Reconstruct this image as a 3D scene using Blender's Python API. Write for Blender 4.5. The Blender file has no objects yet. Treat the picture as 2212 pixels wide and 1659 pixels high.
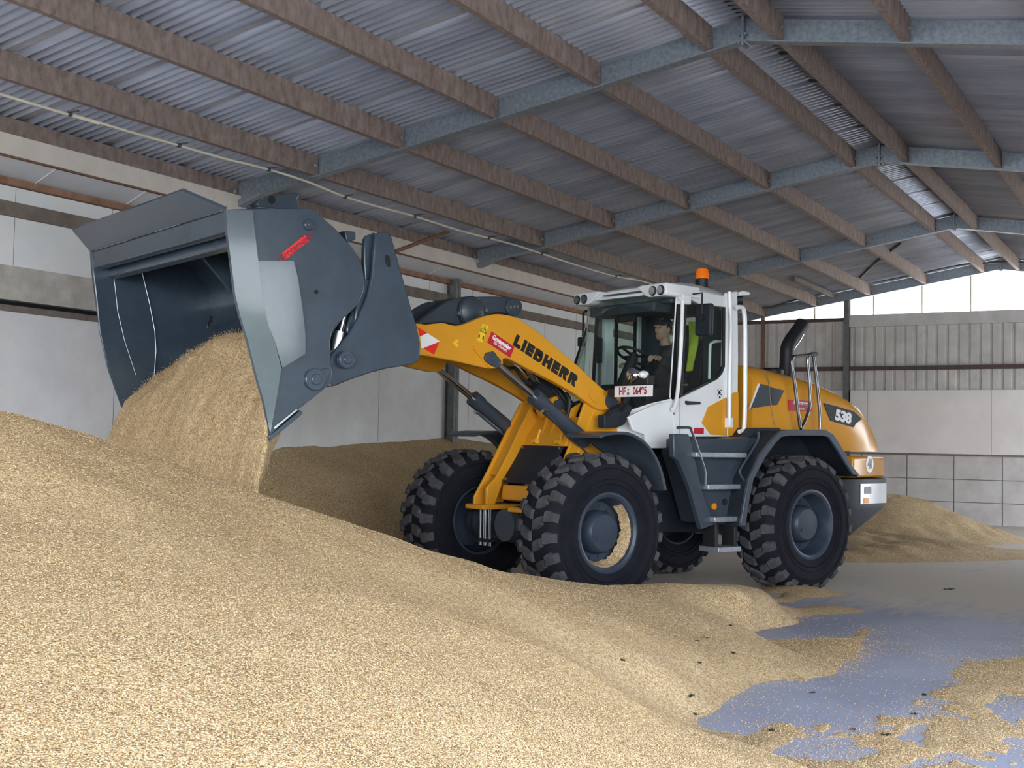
import bpy, bmesh, math, random
import numpy as np
from mathutils import Vector, Matrix
rnd = random.Random(7)
scene = bpy.context.scene
COL = scene.collection

# ------------------------------------------------------------------ camera (metres; X runs along the barn, Y to its long wall, Z up)
CAM = Vector((0, 0, 1.52))
cam_d = bpy.data.cameras.new('camera')
cam_d.sensor_width = 36.0
cam_d.lens = 36.0 * 2677 / 2212
cam_d.clip_end = 300
cam_o = bpy.data.objects.new('camera', cam_d)
COL.objects.link(cam_o)
R_ = Vector((0.4912568, -0.8708150, 0.0186526)); U_ = Vector((-0.0507971, -0.0072649, 0.9986826)); F_ = Vector((0.8695323, 0.4915571, 0.0478038))
cam_o.matrix_world = Matrix(((R_.x, U_.x, -F_.x, CAM.x), (R_.y, U_.y, -F_.y, CAM.y), (R_.z, U_.z, -F_.z, CAM.z), (0, 0, 0, 1)))
scene.camera = cam_o

# ------------------------------------------------------------------ sky, sun, exposure
world = bpy.data.worlds.new('sky'); scene.world = world; world.use_nodes = True
wn = world.node_tree.nodes; wl = world.node_tree.links
bg = wn['Background']
geo = wn.new('ShaderNodeTexCoord'); sep = wn.new('ShaderNodeSeparateXYZ'); ramp = wn.new('ShaderNodeValToRGB')
wl.new(geo.outputs['Generated'], sep.inputs[0]); wl.new(sep.outputs['Z'], ramp.inputs[0]); wl.new(ramp.outputs[0], bg.inputs[0])
ramp.color_ramp.elements[0].position = 0.0; ramp.color_ramp.elements[0].color = (0.92, 0.97, 1.0, 1)
ramp.color_ramp.elements[1].position = 0.6; ramp.color_ramp.elements[1].color = (0.62, 0.76, 1.0, 1)
bg.inputs[1].default_value = 6.5
sun_d = bpy.data.lights.new('sun', 'SUN'); sun_d.energy = 9.0; sun_d.angle = 0.009; sun_d.color = (1.0, 0.93, 0.8)
sun = bpy.data.objects.new('sun', sun_d); COL.objects.link(sun)
sun.rotation_euler = Vector((-0.62, 0.12, -0.75)).to_track_quat('-Z', 'Y').to_euler()
scene.view_settings.view_transform = 'Standard'; scene.view_settings.look = 'None'
scene.view_settings.gamma = 1.0; scene.view_settings.use_curve_mapping = False
scene.view_settings.exposure = 0.95
scene.cycles.max_bounces = 9; scene.cycles.diffuse_bounces = 5; scene.cycles.glossy_bounces = 4; scene.cycles.transparent_max_bounces = 12
scene.cycles.sample_clamp_indirect = 8.0
scene.cycles.caustics_reflective = False; scene.cycles.caustics_refractive = False

def portal(name, loc, direction, sx, sy):
    # light portal: guides the daylight sampling through an opening, adds no light of its own
    d = bpy.data.lights.new(name, 'AREA'); d.shape = 'RECTANGLE'; d.size = sx; d.size_y = sy; d.cycles.is_portal = True
    o = bpy.data.objects.new(name, d); COL.objects.link(o); o.location = loc
    o.rotation_euler = Vector(direction).to_track_quat('-Z', 'Y').to_euler()
portal('gate_portal', (1.4, -2.75, 2.1), (0, 1, 0), 11.8, 4.2)
portal('rear_gate_portal', (22.8, -2.75, 2.1), (0, 1, 0), 5.2, 4.2)
portal('gable_portal', (-4.6, 3.8, 2.4), (1, 0, 0), 12.6, 4.8)

# ------------------------------------------------------------------ materials
def mat(name, col, rough=0.5, metal=0.0, noise=0.0, nscale=8.0, bump=0.0, bscale=60.0, col2=None, coat=0.0, spec=0.5, stretch=None):
    m = bpy.data.materials.new(name); m.use_nodes = True
    nt = m.node_tree; b = nt.nodes['Principled BSDF']
    b.inputs['Base Color'].default_value = (*col, 1); b.inputs['Roughness'].default_value = rough
    b.inputs['Metallic'].default_value = metal; b.inputs['Coat Weight'].default_value = coat; b.inputs['Coat Roughness'].default_value = 0.08
    b.inputs['Specular IOR Level'].default_value = spec
    tc = nt.nodes.new('ShaderNodeTexCoord'); vec = tc.outputs['Object']
    if stretch:
        mp = nt.nodes.new('ShaderNodeMapping'); mp.inputs['Scale'].default_value = stretch
        nt.links.new(vec, mp.inputs[0]); vec = mp.outputs[0]
    if noise or col2:
        n = nt.nodes.new('ShaderNodeTexNoise'); n.inputs['Scale'].default_value = nscale; n.inputs['Detail'].default_value = 8; n.inputs['Roughness'].default_value = 0.62
        nt.links.new(vec, n.inputs['Vector'])
        r = nt.nodes.new('ShaderNodeValToRGB'); nt.links.new(n.outputs[0], r.inputs[0])
        c2 = col2 or tuple(min(1, c * (1 + noise)) for c in col); c1 = col if col2 else tuple(c * (1 - noise) for c in col)
        r.color_ramp.elements[0].position = 0.32; r.color_ramp.elements[0].color = (*c1, 1)
        r.color_ramp.elements[1].position = 0.68; r.color_ramp.elements[1].color = (*c2, 1)
        nt.links.new(r.outputs[0], b.inputs['Base Color'])
    if bump:
        n2 = nt.nodes.new('ShaderNodeTexNoise'); n2.inputs['Scale'].default_value = bscale; n2.inputs['Detail'].default_value = 4
        nt.links.new(vec, n2.inputs['Vector'])
        bp = nt.nodes.new('ShaderNodeBump'); bp.inputs['Strength'].default_value = bump; bp.inputs['Distance'].default_value = 0.01
        nt.links.new(n2.outputs[0], bp.inputs['Height']); nt.links.new(bp.outputs[0], b.inputs['Normal'])
    return m
M = {}
M['yellow'] = mat('yellow_paint', (0.72, 0.32, 0.024), 0.24, noise=0.04, nscale=3, spec=0.3)
M['white'] = mat('white_paint', (0.80, 0.81, 0.82), 0.35, noise=0.03, nscale=2, coat=0.3)
M['grey'] = mat('grey_paint', (0.045, 0.058, 0.078), 0.42, noise=0.12, nscale=4, coat=0.15)
M['bucket'] = mat('bucket_paint', (0.042, 0.060, 0.082), 0.25, noise=0.14, nscale=3, coat=0.35, bump=0.03, bscale=9)
M['dark'] = mat('dark_plastic', (0.016, 0.02, 0.028), 0.55, noise=0.2, nscale=6, spec=0.3)
M['lap'] = mat('sheet_lap', (0.50, 0.51, 0.56), 0.7, noise=0.12, nscale=3)
M['black'] = mat('black_rubber', (0.012, 0.012, 0.014), 0.55)
M['tyre'] = mat('tyre_rubber', (0.007, 0.008, 0.013), 0.85, noise=0.3, nscale=5, col2=(0.014, 0.014, 0.02), spec=0.2, bump=0.15, bscale=50)
M['lug'] = mat('dusty_tread_rubber', (0.03, 0.029, 0.033), 0.85, noise=0.3, nscale=7, col2=(0.085, 0.08, 0.085), bump=0.2, bscale=50)
M['rim'] = mat('rim_paint', (0.035, 0.047, 0.07), 0.42, noise=0.18, nscale=7)
M['chrome'] = mat('chrome', (0.82, 0.84, 0.87), 0.1, 1.0)
M['rail_steel'] = mat('handrail_steel', (0.22, 0.23, 0.26), 0.28, 1.0)
M['steel'] = mat('bright_steel', (0.55, 0.57, 0.6), 0.3, 1.0)
M['tread'] = mat('step_metal', (0.42, 0.45, 0.5), 0.4, 0.7, noise=0.2, nscale=30, bump=0.3, bscale=90)
M['silver'] = mat('silver_panel', (0.80, 0.82, 0.86), 0.3, 0.15, noise=0.12, nscale=3, coat=0.3)
M['red'] = mat('red_sticker', (0.52, 0.015, 0.03), 0.4)
M['redflo'] = mat('bright_red_sticker', (0.85, 0.02, 0.012), 0.4)
M['wht'] = mat('white_sticker', (0.86, 0.86, 0.86), 0.45)
M['yel'] = mat('warning_yellow', (0.9, 0.58, 0.02), 0.45)
M['blk'] = mat('black_print', (0.008, 0.008, 0.008), 0.45)
M['plate'] = mat('plate_white', (0.84, 0.80, 0.80), 0.4, noise=0.1, nscale=30)
M['dred'] = mat('dark_red_print', (0.25, 0.01, 0.03), 0.5)
M['hivis'] = mat('hi_vis_fabric', (0.36, 0.42, 0.03), 0.8, noise=0.2, nscale=9, bump=0.4, bscale=12)
M['cloth'] = mat('dark_cloth', (0.012, 0.014, 0.02), 0.9, noise=0.3, nscale=20, bump=0.3, bscale=40)
M['skin'] = mat('skin', (0.52, 0.29, 0.21), 0.5, noise=0.08, nscale=12)
M['seat'] = mat('seat_fabric', (0.015, 0.017, 0.022), 0.9, bump=0.3, bscale=80)
M['inner'] = mat('cab_lining', (0.035, 0.045, 0.055), 0.7, noise=0.15, nscale=5)
M['wood'] = mat('purlin_timber', (0.17, 0.12, 0.10), 0.85, col2=(0.33, 0.25, 0.22), nscale=8, bump=0.4, bscale=26, stretch=(1.6, 4, 0.8))
M['rail'] = mat('dusty_timber', (0.16, 0.125, 0.105), 0.9, col2=(0.25, 0.205, 0.18), nscale=6, bump=0.3, bscale=30)
M['rustwood'] = mat('rusty_rail', (0.22, 0.10, 0.06), 0.85, col2=(0.36, 0.21, 0.14), nscale=9, bump=0.2)
M['galv'] = mat('galvanised_steel', (0.20, 0.225, 0.26), 0.42, 0.55, col2=(0.33, 0.36, 0.40), nscale=22, bump=0.05)
M['plaster'] = mat('white_plaster', (0.74, 0.715, 0.73), 0.9, col2=(0.88, 0.86, 0.87), nscale=1.6, bump=0.15, bscale=14)
M['sheet'] = mat('white_board', (0.84, 0.825, 0.84), 0.75, noise=0.05, nscale=1.5)
M['beige'] = mat('stained_board', (0.42, 0.38, 0.33), 0.9, col2=(0.66, 0.62, 0.57), nscale=4, bump=0.2)
M['fascia'] = mat('fascia_board', (0.70, 0.61, 0.55), 0.85, noise=0.08, nscale=3)
M['soffit'] = mat('grey_soffit', (0.66, 0.66, 0.70), 0.8, noise=0.05, nscale=2)
M['void'] = mat('dark_gap', (0.01, 0.01, 0.01), 0.9)
M['concrete'] = mat('end_wall_panel', (0.80, 0.735, 0.71), 0.9, col2=(0.90, 0.84, 0.82), nscale=1.3, bump=0.12, bscale=18)
M['block'] = mat('concrete_block', (0.54, 0.495, 0.475), 0.9, col2=(0.70, 0.65, 0.63), nscale=2.2, bump=0.25, bscale=20)
M['cladding'] = mat('grey_cladding', (0.60, 0.565, 0.545), 0.6, noise=0.12, nscale=3)
M['girt'] = mat('brown_girt', (0.095, 0.06, 0.055), 0.8, noise=0.2, nscale=9)
M['post'] = mat('steel_post', (0.16, 0.165, 0.165), 0.6, 0.3, noise=0.25, nscale=9)
M['rust'] = mat('rusty_steel', (0.15, 0.075, 0.05), 0.85, col2=(0.28, 0.15, 0.10), nscale=14, bump=0.2)
M['cable'] = mat('pale_cable', (0.72, 0.64, 0.50), 0.6, noise=0.15, nscale=2)
M['dcable'] = mat('dark_cable', (0.06, 0.06, 0.06), 0.6)
M['leaf'] = mat('dry_leaf', (0.045, 0.032, 0.02), 0.8, noise=0.4, nscale=30)
M['gleaf'] = mat('green_leaf', (0.03, 0.045, 0.025), 0.7, noise=0.4, nscale=30)
M['earth'] = mat('outside_yard', (0.36, 0.36, 0.33), 0.95, noise=0.15, nscale=0.4)
M['hedge'] = mat('hedge_green', (0.10, 0.16, 0.05), 0.9, noise=0.4, nscale=1.5)

def roofmat():
    m = mat('corrugated_sheet', (0.34, 0.365, 0.45), 0.36, 0.5, col2=(0.54, 0.57, 0.66), nscale=1.2, stretch=(3, 0.5, 1))
    return m
M['roof'] = roofmat()

def glassmat(name, tint, gloss=0.10):
    m = bpy.data.materials.new(name); m.use_nodes = True; nt = m.node_tree; nt.nodes.clear()
    out = nt.nodes.new('ShaderNodeOutputMaterial'); mix = nt.nodes.new('ShaderNodeMixShader'); tr = nt.nodes.new('ShaderNodeBsdfTransparent'); gl = nt.nodes.new('ShaderNodeBsdfGlossy')
    lw = nt.nodes.new('ShaderNodeLayerWeight'); lw.inputs[0].default_value = 0.5
    pw = nt.nodes.new('ShaderNodeMath'); pw.operation = 'POWER'; pw.inputs[1].default_value = 4.0; nt.links.new(lw.outputs['Facing'], pw.inputs[0])
    fr = nt.nodes.new('ShaderNodeMath'); fr.operation = 'MULTIPLY_ADD'; fr.inputs[1].default_value = 0.8; fr.inputs[2].default_value = 0.035; nt.links.new(pw.outputs[0], fr.inputs[0])
    tr.inputs[0].default_value = (*tint, 1); gl.inputs['Roughness'].default_value = 0.02; gl.inputs[0].default_value = (1, 1, 1, 1)
    nt.links.new(fr.outputs[0], mix.inputs[0]); nt.links.new(tr.outputs[0], mix.inputs[1]); nt.links.new(gl.outputs[0], mix.inputs[2]); nt.links.new(mix.outputs[0], out.inputs[0])
    return m
M['glass'] = glassmat('tinted_glass', (0.87, 0.93, 0.91))
def translucent(name, col):
    m = bpy.data.materials.new(name); m.use_nodes = True; nt = m.node_tree; nt.nodes.clear()
    out = nt.nodes.new('ShaderNodeOutputMaterial'); mix = nt.nodes.new('ShaderNodeMixShader'); a = nt.nodes.new('ShaderNodeBsdfTranslucent'); b = nt.nodes.new('ShaderNodeBsdfDiffuse')
    n = nt.nodes.new('ShaderNodeTexNoise'); n.inputs['Scale'].default_value = 2.0; r = nt.nodes.new('ShaderNodeValToRGB')
    r.color_ramp.elements[0].color = (col[0] * .85, col[1] * .82, col[2] * .75, 1); r.color_ramp.elements[1].color = (*col, 1)
    nt.links.new(n.outputs[0], r.inputs[0]); nt.links.new(r.outputs[0], a.inputs[0]); b.inputs[0].default_value = (*col, 1)
    mix.inputs[0].default_value = 0.18
    nt.links.new(a.outputs[0], mix.inputs[1]); nt.links.new(b.outputs[0], mix.inputs[2]); nt.links.new(mix.outputs[0], out.inputs[0])
    return m
M['poly'] = translucent('translucent_sheet', (0.70, 0.70, 0.67))
def lamp_glass(name, col, strength):
    m = mat(name, col, 0.15); b = m.node_tree.nodes['Principled BSDF']
    b.inputs['Emission Color'].default_value = (*col, 1); b.inputs['Emission Strength'].default_value = strength
    return m
M['amber'] = lamp_glass('amber_lens', (0.85, 0.17, 0.008), 0.10)
M['amberp'] = mat('amber_reflector', (0.85, 0.27, 0.006), 0.35, spec=0.25)

def grainmat(name, base, lo, hi, scale=130.0, bump=0.7, attr=False):
    m = bpy.data.materials.new(name); m.use_nodes = True; nt = m.node_tree; b = nt.nodes['Principled BSDF']; L = nt.links.new
    b.inputs['Roughness'].default_value = 0.75; b.inputs['Specular IOR Level'].default_value = 0.25
    r = nt.nodes.new('ShaderNodeValToRGB'); e = r.color_ramp.elements
    e[0].color = (*lo, 1); e[1].color = (*hi, 1); e[0].position = 0.05; e[1].position = 0.95
    k = e.new(0.5); k.color = (*base, 1)
    if attr:
        a = nt.nodes.new('ShaderNodeAttribute'); a.attribute_name = 'tone'; L(a.outputs['Fac'], r.inputs[0])
    else:
        tc = nt.nodes.new('ShaderNodeTexCoord')
        n = nt.nodes.new('ShaderNodeTexNoise'); n.inputs['Scale'].default_value = 45; n.inputs['Detail'].default_value = 2
        L(tc.outputs['Object'], n.inputs['Vector'])
        mx = nt.nodes.new('ShaderNodeVectorMath'); mx.operation = 'MULTIPLY_ADD'; mx.inputs[1].default_value = (0.03, 0.03, 0.03)
        L(n.outputs['Color'], mx.inputs[0]); L(tc.outputs['Object'], mx.inputs[2])
        v = nt.nodes.new('ShaderNodeTexVoronoi'); v.inputs['Scale'].default_value = scale; L(mx.outputs[0], v.inputs['Vector'])
        s = nt.nodes.new('ShaderNodeSeparateColor'); L(v.outputs['Color'], s.inputs[0]); L(s.outputs[0], r.inputs[0])
        n3 = nt.nodes.new('ShaderNodeTexNoise'); n3.inputs['Scale'].default_value = 1.3; n3.inputs['Detail'].default_value = 5; L(tc.outputs['Object'], n3.inputs['Vector'])
        r3 = nt.nodes.new('ShaderNodeValToRGB'); r3.color_ramp.elements[0].color = (0.86, 0.83, 0.80, 1); r3.color_ramp.elements[1].color = (1, 1, 1, 1); r3.color_ramp.elements[0].position = 0.35; r3.color_ramp.elements[1].position = 0.65
        L(n3.outputs[0], r3.inputs[0])
        mm = nt.nodes.new('ShaderNodeMix'); mm.data_type = 'RGBA'; mm.blend_type = 'MULTIPLY'; mm.inputs[0].default_value = 1
        L(r.outputs[0], mm.inputs[6]); L(r3.outputs[0], mm.inputs[7]); L(mm.outputs[2], b.inputs['Base Color'])
        bp = nt.nodes.new('ShaderNodeBump'); bp.inputs['Strength'].default_value = bump; bp.inputs['Distance'].default_value = 0.006; bp.invert = True
        L(v.outputs['Distance'], bp.inputs['Height']); L(bp.outputs[0], b.inputs['Normal'])
        return m
    L(r.outputs[0], b.inputs['Base Color'])
    return m
GB, GL, GH = (0.55, 0.385, 0.205), (0.32, 0.20, 0.095), (0.77, 0.60, 0.375)
M['grain'] = grainmat('barley_bulk', GB, GL, GH)
M['kernel'] = grainmat('barley_kernel', GB, GL, GH, attr=True)

def floormat():
    m = bpy.data.materials.new('barn_floor'); m.use_nodes = True; nt = m.node_tree; b = nt.nodes['Principled BSDF']; L = nt.links.new
    b.inputs['Roughness'].default_value = 0.62
    tc = nt.nodes.new('ShaderNodeTexCoord')
    n = nt.nodes.new('ShaderNodeTexNoise'); n.inputs['Scale'].default_value = 0.9; n.inputs['Detail'].default_value = 8; L(tc.outputs['Object'], n.inputs['Vector'])
    r = nt.nodes.new('ShaderNodeValToRGB'); r.color_ramp.elements[0].color = (0.29, 0.30, 0.38, 1); r.color_ramp.elements[1].color = (0.40, 0.41, 0.50, 1)
    r.color_ramp.elements[0].position = 0.35; r.color_ramp.elements[1].position = 0.65; L(n.outputs[0], r.inputs[0])
    # dust and chaff towards the far half of the barn, swept along the driving direction
    mp = nt.nodes.new('ShaderNodeMapping'); mp.inputs['Scale'].default_value = (1.2, 5, 1); mp.inputs['Rotation'].default_value = (0, 0, 0.5); L(tc.outputs['Object'], mp.inputs[0])
    n2 = nt.nodes.new('ShaderNodeTexNoise'); n2.inputs['Scale'].default_value = 1.1; n2.inputs['Detail'].default_value = 9; n2.inputs['Roughness'].default_value = 0.7; L(mp.outputs[0], n2.inputs['Vector'])
    s = nt.nodes.new('ShaderNodeSeparateXYZ'); L(tc.outputs['Object'], s.inputs[0])
    mr = nt.nodes.new('ShaderNodeMapRange'); mr.inputs[1].default_value = 9.6; mr.inputs[2].default_value = 13.4; mr.inputs[3].default_value = -0.5; mr.inputs[4].default_value = 0.22; L(s.outputs[0], mr.inputs[0])
    ad = nt.nodes.new('ShaderNodeMath'); ad.operation = 'ADD'; L(n2.outputs[0], ad.inputs[0]); L(mr.outputs[0], ad.inputs[1])
    r2 = nt.nodes.new('ShaderNodeValToRGB'); r2.color_ramp.elements[0].position = 0.42; r2.color_ramp.elements[1].position = 0.66; L(ad.outputs[0], r2.inputs[0])
    mx = nt.nodes.new('ShaderNodeMix'); mx.data_type = 'RGBA'; L(r2.outputs[0], mx.inputs[0]); L(r.outputs[0], mx.inputs[6]); mx.inputs[7].default_value = (0.56, 0.48, 0.40, 1)
    L(mx.outputs[2], b.inputs['Base Color'])
    bp = nt.nodes.new('ShaderNodeBump'); bp.inputs['Strength'].default_value = 0.15; bp.inputs['Distance'].default_value = 0.01; L(n2.outputs[0], bp.inputs['Height']); L(bp.outputs[0], b.inputs['Normal'])
    return m
M['floor'] = floormat()

# ------------------------------------------------------------------ mesh helpers
def V(*a): return Vector(a)
class MB:
    def __init__(s): s.v = []; s.f = []
    def add(s, vs, fs):
        k = len(s.v); s.v += [tuple(p) for p in vs]; s.f += [tuple(i + k for i in f) for f in fs]; return s
    def box(s, x0, x1, y0, y1, z0, z1):
        vs = [(x, y, z) for z in (z0, z1) for y in (y0, y1) for x in (x0, x1)]
        return s.add(vs, [(0, 2, 3, 1), (4, 5, 7, 6), (0, 1, 5, 4), (2, 6, 7, 3), (0, 4, 6, 2), (1, 3, 7, 5)])
    def obox(s, c, ax, h):
        c = Vector(c); a = [Vector(q).normalized() * k for q, k in zip(ax, h)]
        vs = [c + a[0] * i + a[1] * j + a[2] * k for k in (-1, 1) for j in (-1, 1) for i in (-1, 1)]
        return s.add(vs, [(0, 2, 3, 1), (4, 5, 7, 6), (0, 1, 5, 4), (2, 6, 7, 3), (0, 4, 6, 2), (1, 3, 7, 5)])
    def prism(s, pts, a0, a1, axis='y'):
        n = len(pts)
        area = sum(pts[i][0] * pts[(i + 1) % n][1] - pts[(i + 1) % n][0] * pts[i][1] for i in range(n))
        if area < 0: pts = pts[::-1]
        if a0 > a1: a0, a1 = a1, a0
        def P(p, a):
            return (p[0], a, p[1]) if axis == 'y' else (a, p[0], p[1]) if axis == 'x' else (p[0], p[1], a)
        vs = [P(p, a0) for p in pts] + [P(p, a1) for p in pts]
        lo = tuple(range(n)); hi = tuple(range(n, 2 * n))
        sd = [(i, (i + 1) % n, n + (i + 1) % n, n + i) for i in range(n)]
        if axis == 'y': fs = [lo, hi[::-1]] + [q[::-1] for q in sd]
        else: fs = [lo[::-1], hi] + sd
        return s.add(vs, fs)
    def cyl(s, p0, p1, r0, r1=None, n=20, cap=True):
        p0 = Vector(p0); p1 = Vector(p1); r1 = r0 if r1 is None else r1
        d = (p1 - p0).normalized(); u = d.orthogonal().normalized(); w = d.cross(u)
        ring = lambda p, r: [p + (u * math.cos(2 * math.pi * i / n) + w * math.sin(2 * math.pi * i / n)) * r for i in range(n)]
        vs = ring(p0, r0) + ring(p1, r1)
        fs = [(i, (i + 1) % n, n + (i + 1) % n, n + i) for i in range(n)]
        if cap: fs += [tuple(range(n))[::-1], tuple(range(n, 2 * n))]
        return s.add(vs, fs)
    def tube(s, path, r, n=8):
        P = [Vector(p) for p in path]; rings = []; u = None
        for i, p in enumerate(P):
            d = (P[min(i + 1, len(P) - 1)] - P[max(i - 1, 0)]).normalized()
            u = d.orthogonal().normalized() if u is None else (u - d * u.dot(d)).normalized()
            w = d.cross(u); rr = r[i] if isinstance(r, (list, tuple)) else r
            rings.append([p + (u * math.cos(2 * math.pi * k / n) + w * math.sin(2 * math.pi * k / n)) * rr for k in range(n)])
        return s.loft(rings)
    def loft(s, rings, cap=True, closed=True):
        n = len(rings[0]); vs = [p for r in rings for p in r]; fs = []
        for i in range(len(rings) - 1):
            for k in range(n if closed else n - 1):
                fs.append((i * n + k, i * n + (k + 1) % n, (i + 1) * n + (k + 1) % n, (i + 1) * n + k))
        if cap and closed: fs += [tuple(range(n))[::-1], tuple(range((len(rings) - 1) * n, len(rings) * n))]
        return s.add(vs, fs)
    def lathe(s, prof, n=40):                       # profile (radius, y) spun about the y axis
        rings = [[(r * math.cos(2 * math.pi * k / n), y, r * math.sin(2 * math.pi * k / n)) for k in range(n)] for r, y in prof]
        return s.loft(rings, cap=False)
    def sheet(s, grid, t):                          # grid of points thickened by t along its normals
        nu = len(grid); nv = len(grid[0]); g = [[Vector(p) for p in r] for r in grid]; off = []
        for i in range(nu):
            for j in range(nv):
                a = g[min(i + 1, nu - 1)][j] - g[max(i - 1, 0)][j]; b = g[i][min(j + 1, nv - 1)] - g[i][max(j - 1, 0)]
                nn = a.cross(b); off.append(g[i][j] + (nn.normalized() if nn.length > 1e-9 else Vector((0, 0, 1))) * t)
        vs = [p for r in g for p in r] + off; N = nu * nv; fs = []
        for i in range(nu - 1):
            for j in range(nv - 1):
                q = (i * nv + j, i * nv + j + 1, (i + 1) * nv + j + 1, (i + 1) * nv + j)
                fs += [q, tuple(N + k for k in q[::-1])]
        ed = [(i * nv, (i + 1) * nv) for i in range(nu - 1)] + [((i + 1) * nv + nv - 1, i * nv + nv - 1) for i in range(nu - 1)]
        ed += [(j + 1, j) for j in range(nv - 1)] + [((nu - 1) * nv + j, (nu - 1) * nv + j + 1) for j in range(nv - 1)]
        fs += [(a, b, N + b, N + a) for a, b in ed]
        return s.add(vs, fs)
    def xf(s, m):
        s.v = [tuple(m @ Vector(p)) for p in s.v]; return s
    def build(s, name, mt, parent=None, bevel=0.0, smooth=38, seg=2):
        me = bpy.data.meshes.new(name); me.from_pydata(s.v, [], s.f); me.validate()
        bm = bmesh.new(); bm.from_mesh(me); bmesh.ops.recalc_face_normals(bm, faces=bm.faces); bm.to_mesh(me); bm.free()
        for q in (mt if isinstance(mt, (list, tuple)) else [mt]): me.materials.append(q)
        if smooth:
            me.polygons.foreach_set('use_smooth', [True] * len(me.polygons)); me.set_sharp_from_angle(angle=math.radians(smooth))
        o = bpy.data.objects.new(name, me); COL.objects.link(o)
        if parent: o.parent = parent
        if bevel:
            b = o.modifiers.new('bevel', 'BEVEL'); b.width = bevel; b.segments = seg; b.limit_method = 'ANGLE'; b.angle_limit = math.radians(40); b.use_clamp_overlap = True
        return o
def tag(o, label, cat, group=None, kind=None):
    if label: o['label'] = label
    if cat: o['category'] = cat
    if group: o['group'] = group
    if kind: o['kind'] = kind
    return o
def empty(name, loc=(0, 0, 0), rz=0.0):
    o = bpy.data.objects.new(name, None); COL.objects.link(o); o.location = loc; o.rotation_euler = (0, 0, rz); o.empty_display_size = 0.2
    return o
def struct(o, label=None):
    o['kind'] = 'structure'
    if label: o['label'] = label
    return o
def smoothpath(pts, k=6, closed=False):
    P = [Vector(p) for p in pts]; n = len(P); out = []
    rng = range(n) if closed else range(n - 1)
    for i in rng:
        p0 = P[(i - 1) % n] if closed or i else P[0]; p1 = P[i]; p2 = P[(i + 1) % n]; p3 = P[(i + 2) % n] if closed or i + 2 < n else P[-1]
        for j in range(k):
            t = j / k
            out.append(0.5 * ((2 * p1) + (p2 - p0) * t + (2 * p0 - 5 * p1 + 4 * p2 - p3) * t * t + (3 * p1 - p0 - 3 * p2 + p3) * t ** 3))
    if not closed: out.append(P[-1])
    return out
def sm2(pts, k=4, closed=False): return [(p.x, p.y) for p in smoothpath([(a, b, 0) for a, b in pts], k, closed)]
def circ(c, r, n=24, a0=0.0, a1=360.0):
    full = abs(a1 - a0) >= 360
    return [(c[0] + r * math.cos(math.radians(a0 + (a1 - a0) * i / (n if full else n - 1))), c[1] + r * math.sin(math.radians(a0 + (a1 - a0) * i / (n if full else n - 1)))) for i in range(n)]
def text(name, body, mt, parent, origin, xdir, ydir, size, depth=0.002, weight=0.0, sx=1.0, align='CENTER', shear=0.0, space=1.0):
    c = bpy.data.curves.new(name, 'FONT'); c.body = body; c.size = size; c.extrude = depth; c.offset = weight; c.align_x = align; c.align_y = 'CENTER'; c.shear = shear; c.space_character = space
    o = bpy.data.objects.new(name, c); COL.objects.link(o); o.data.materials.append(mt)
    xd = Vector(xdir).normalized(); yd = Vector(ydir); yd = (yd - xd * yd.dot(xd)).normalized(); zd = xd.cross(yd)
    m = Matrix((xd, yd, zd)).transposed().to_4x4(); m.translation = Vector(origin)
    dg = bpy.context.evaluated_depsgraph_get(); me = bpy.data.meshes.new_from_object(o.evaluated_get(dg))
    bpy.data.objects.remove(o); me.transform(m @ Matrix.Diagonal((sx, 1, 1, 1)))
    r = bpy.data.objects.new(name, me); COL.objects.link(r); r.parent = parent
    if not me.materials: me.materials.append(mt)
    return r

# ================================================================== THE BARN
RX = [5.59, 11.07, 16.545, 22.02, 27.38]          # steel frames
YR = 3.81                                          # ridge
def zb(y): return 5.289 - 0.165 * (y - 4.156) if y >= YR else 5.346 - 0.16 * (YR - y)    # underside of the purlins
XE = 27.46; YL = 10.35; YRT = -2.75; X0 = -4.7

# floor and yard outside
struct(MB().box(X0, XE + .3, YRT - .1, YL + .3, -0.3, 0).build('floor', M['floor'], smooth=0))
struct(MB().box(-60, 90, -70, 70, -0.4, -0.06).build('yard_ground', M['earth'], smooth=0), 'pale gravel yard outside the barn')

# corrugated roof, one sheet surface for each slope
def roof_slope(name, ya, yb, z_of):
    pitch = 0.107; per = 8; nx = int((XE + .35 - X0) / pitch * per); mb = MB()
    ys = [ya + (yb - ya) * i / 6 for i in range(7)]
    xs = [X0 - .2 + i * pitch / per for i in range(nx)]
    v = []
    for y in ys:
        for i, x in enumerate(xs):
            lap = (i // per) % 10 == 0
            w = 0.032 * math.cos(2 * math.pi * i / per)
            if lap: w = 0.008
            v.append((x, y, z_of(y) + 0.258 + w))
    n = len(xs); f = [(j * n + i, j * n + i + 1, (j + 1) * n + i + 1, (j + 1) * n + i) for j in range(len(ys) - 1) for i in range(n - 1)]
    mb.add(v, f)
    o = mb.build(name, [M['roof'], M['lap']], smooth=60)
    for p in o.data.polygons:
        if int(round((p.center.x - xs[0]) / (pitch / per) - .5)) // per % 10 == 0: p.material_index = 1
    so = o.modifiers.new('thickness', 'SOLIDIFY'); so.thickness = 0.004; so.offset = 1
    return struct(o)
roof_slope('roof_main', YR, 10.95, zb)
roof_slope('roof_far', YR, YRT - .5, zb)
struct(MB().prism([(YR - .25, zb(YR - .25) + .305), (YR, zb(YR) + .335), (YR + .25, zb(YR + .25) + .305), (YR + .25, zb(YR + .25) + .285), (YR, zb(YR) + .312), (YR - .25, zb(YR - .25) + .285)], X0 - .2, XE + .3, 'x').build('roof_ridge', M['roof'], smooth=0))
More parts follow.
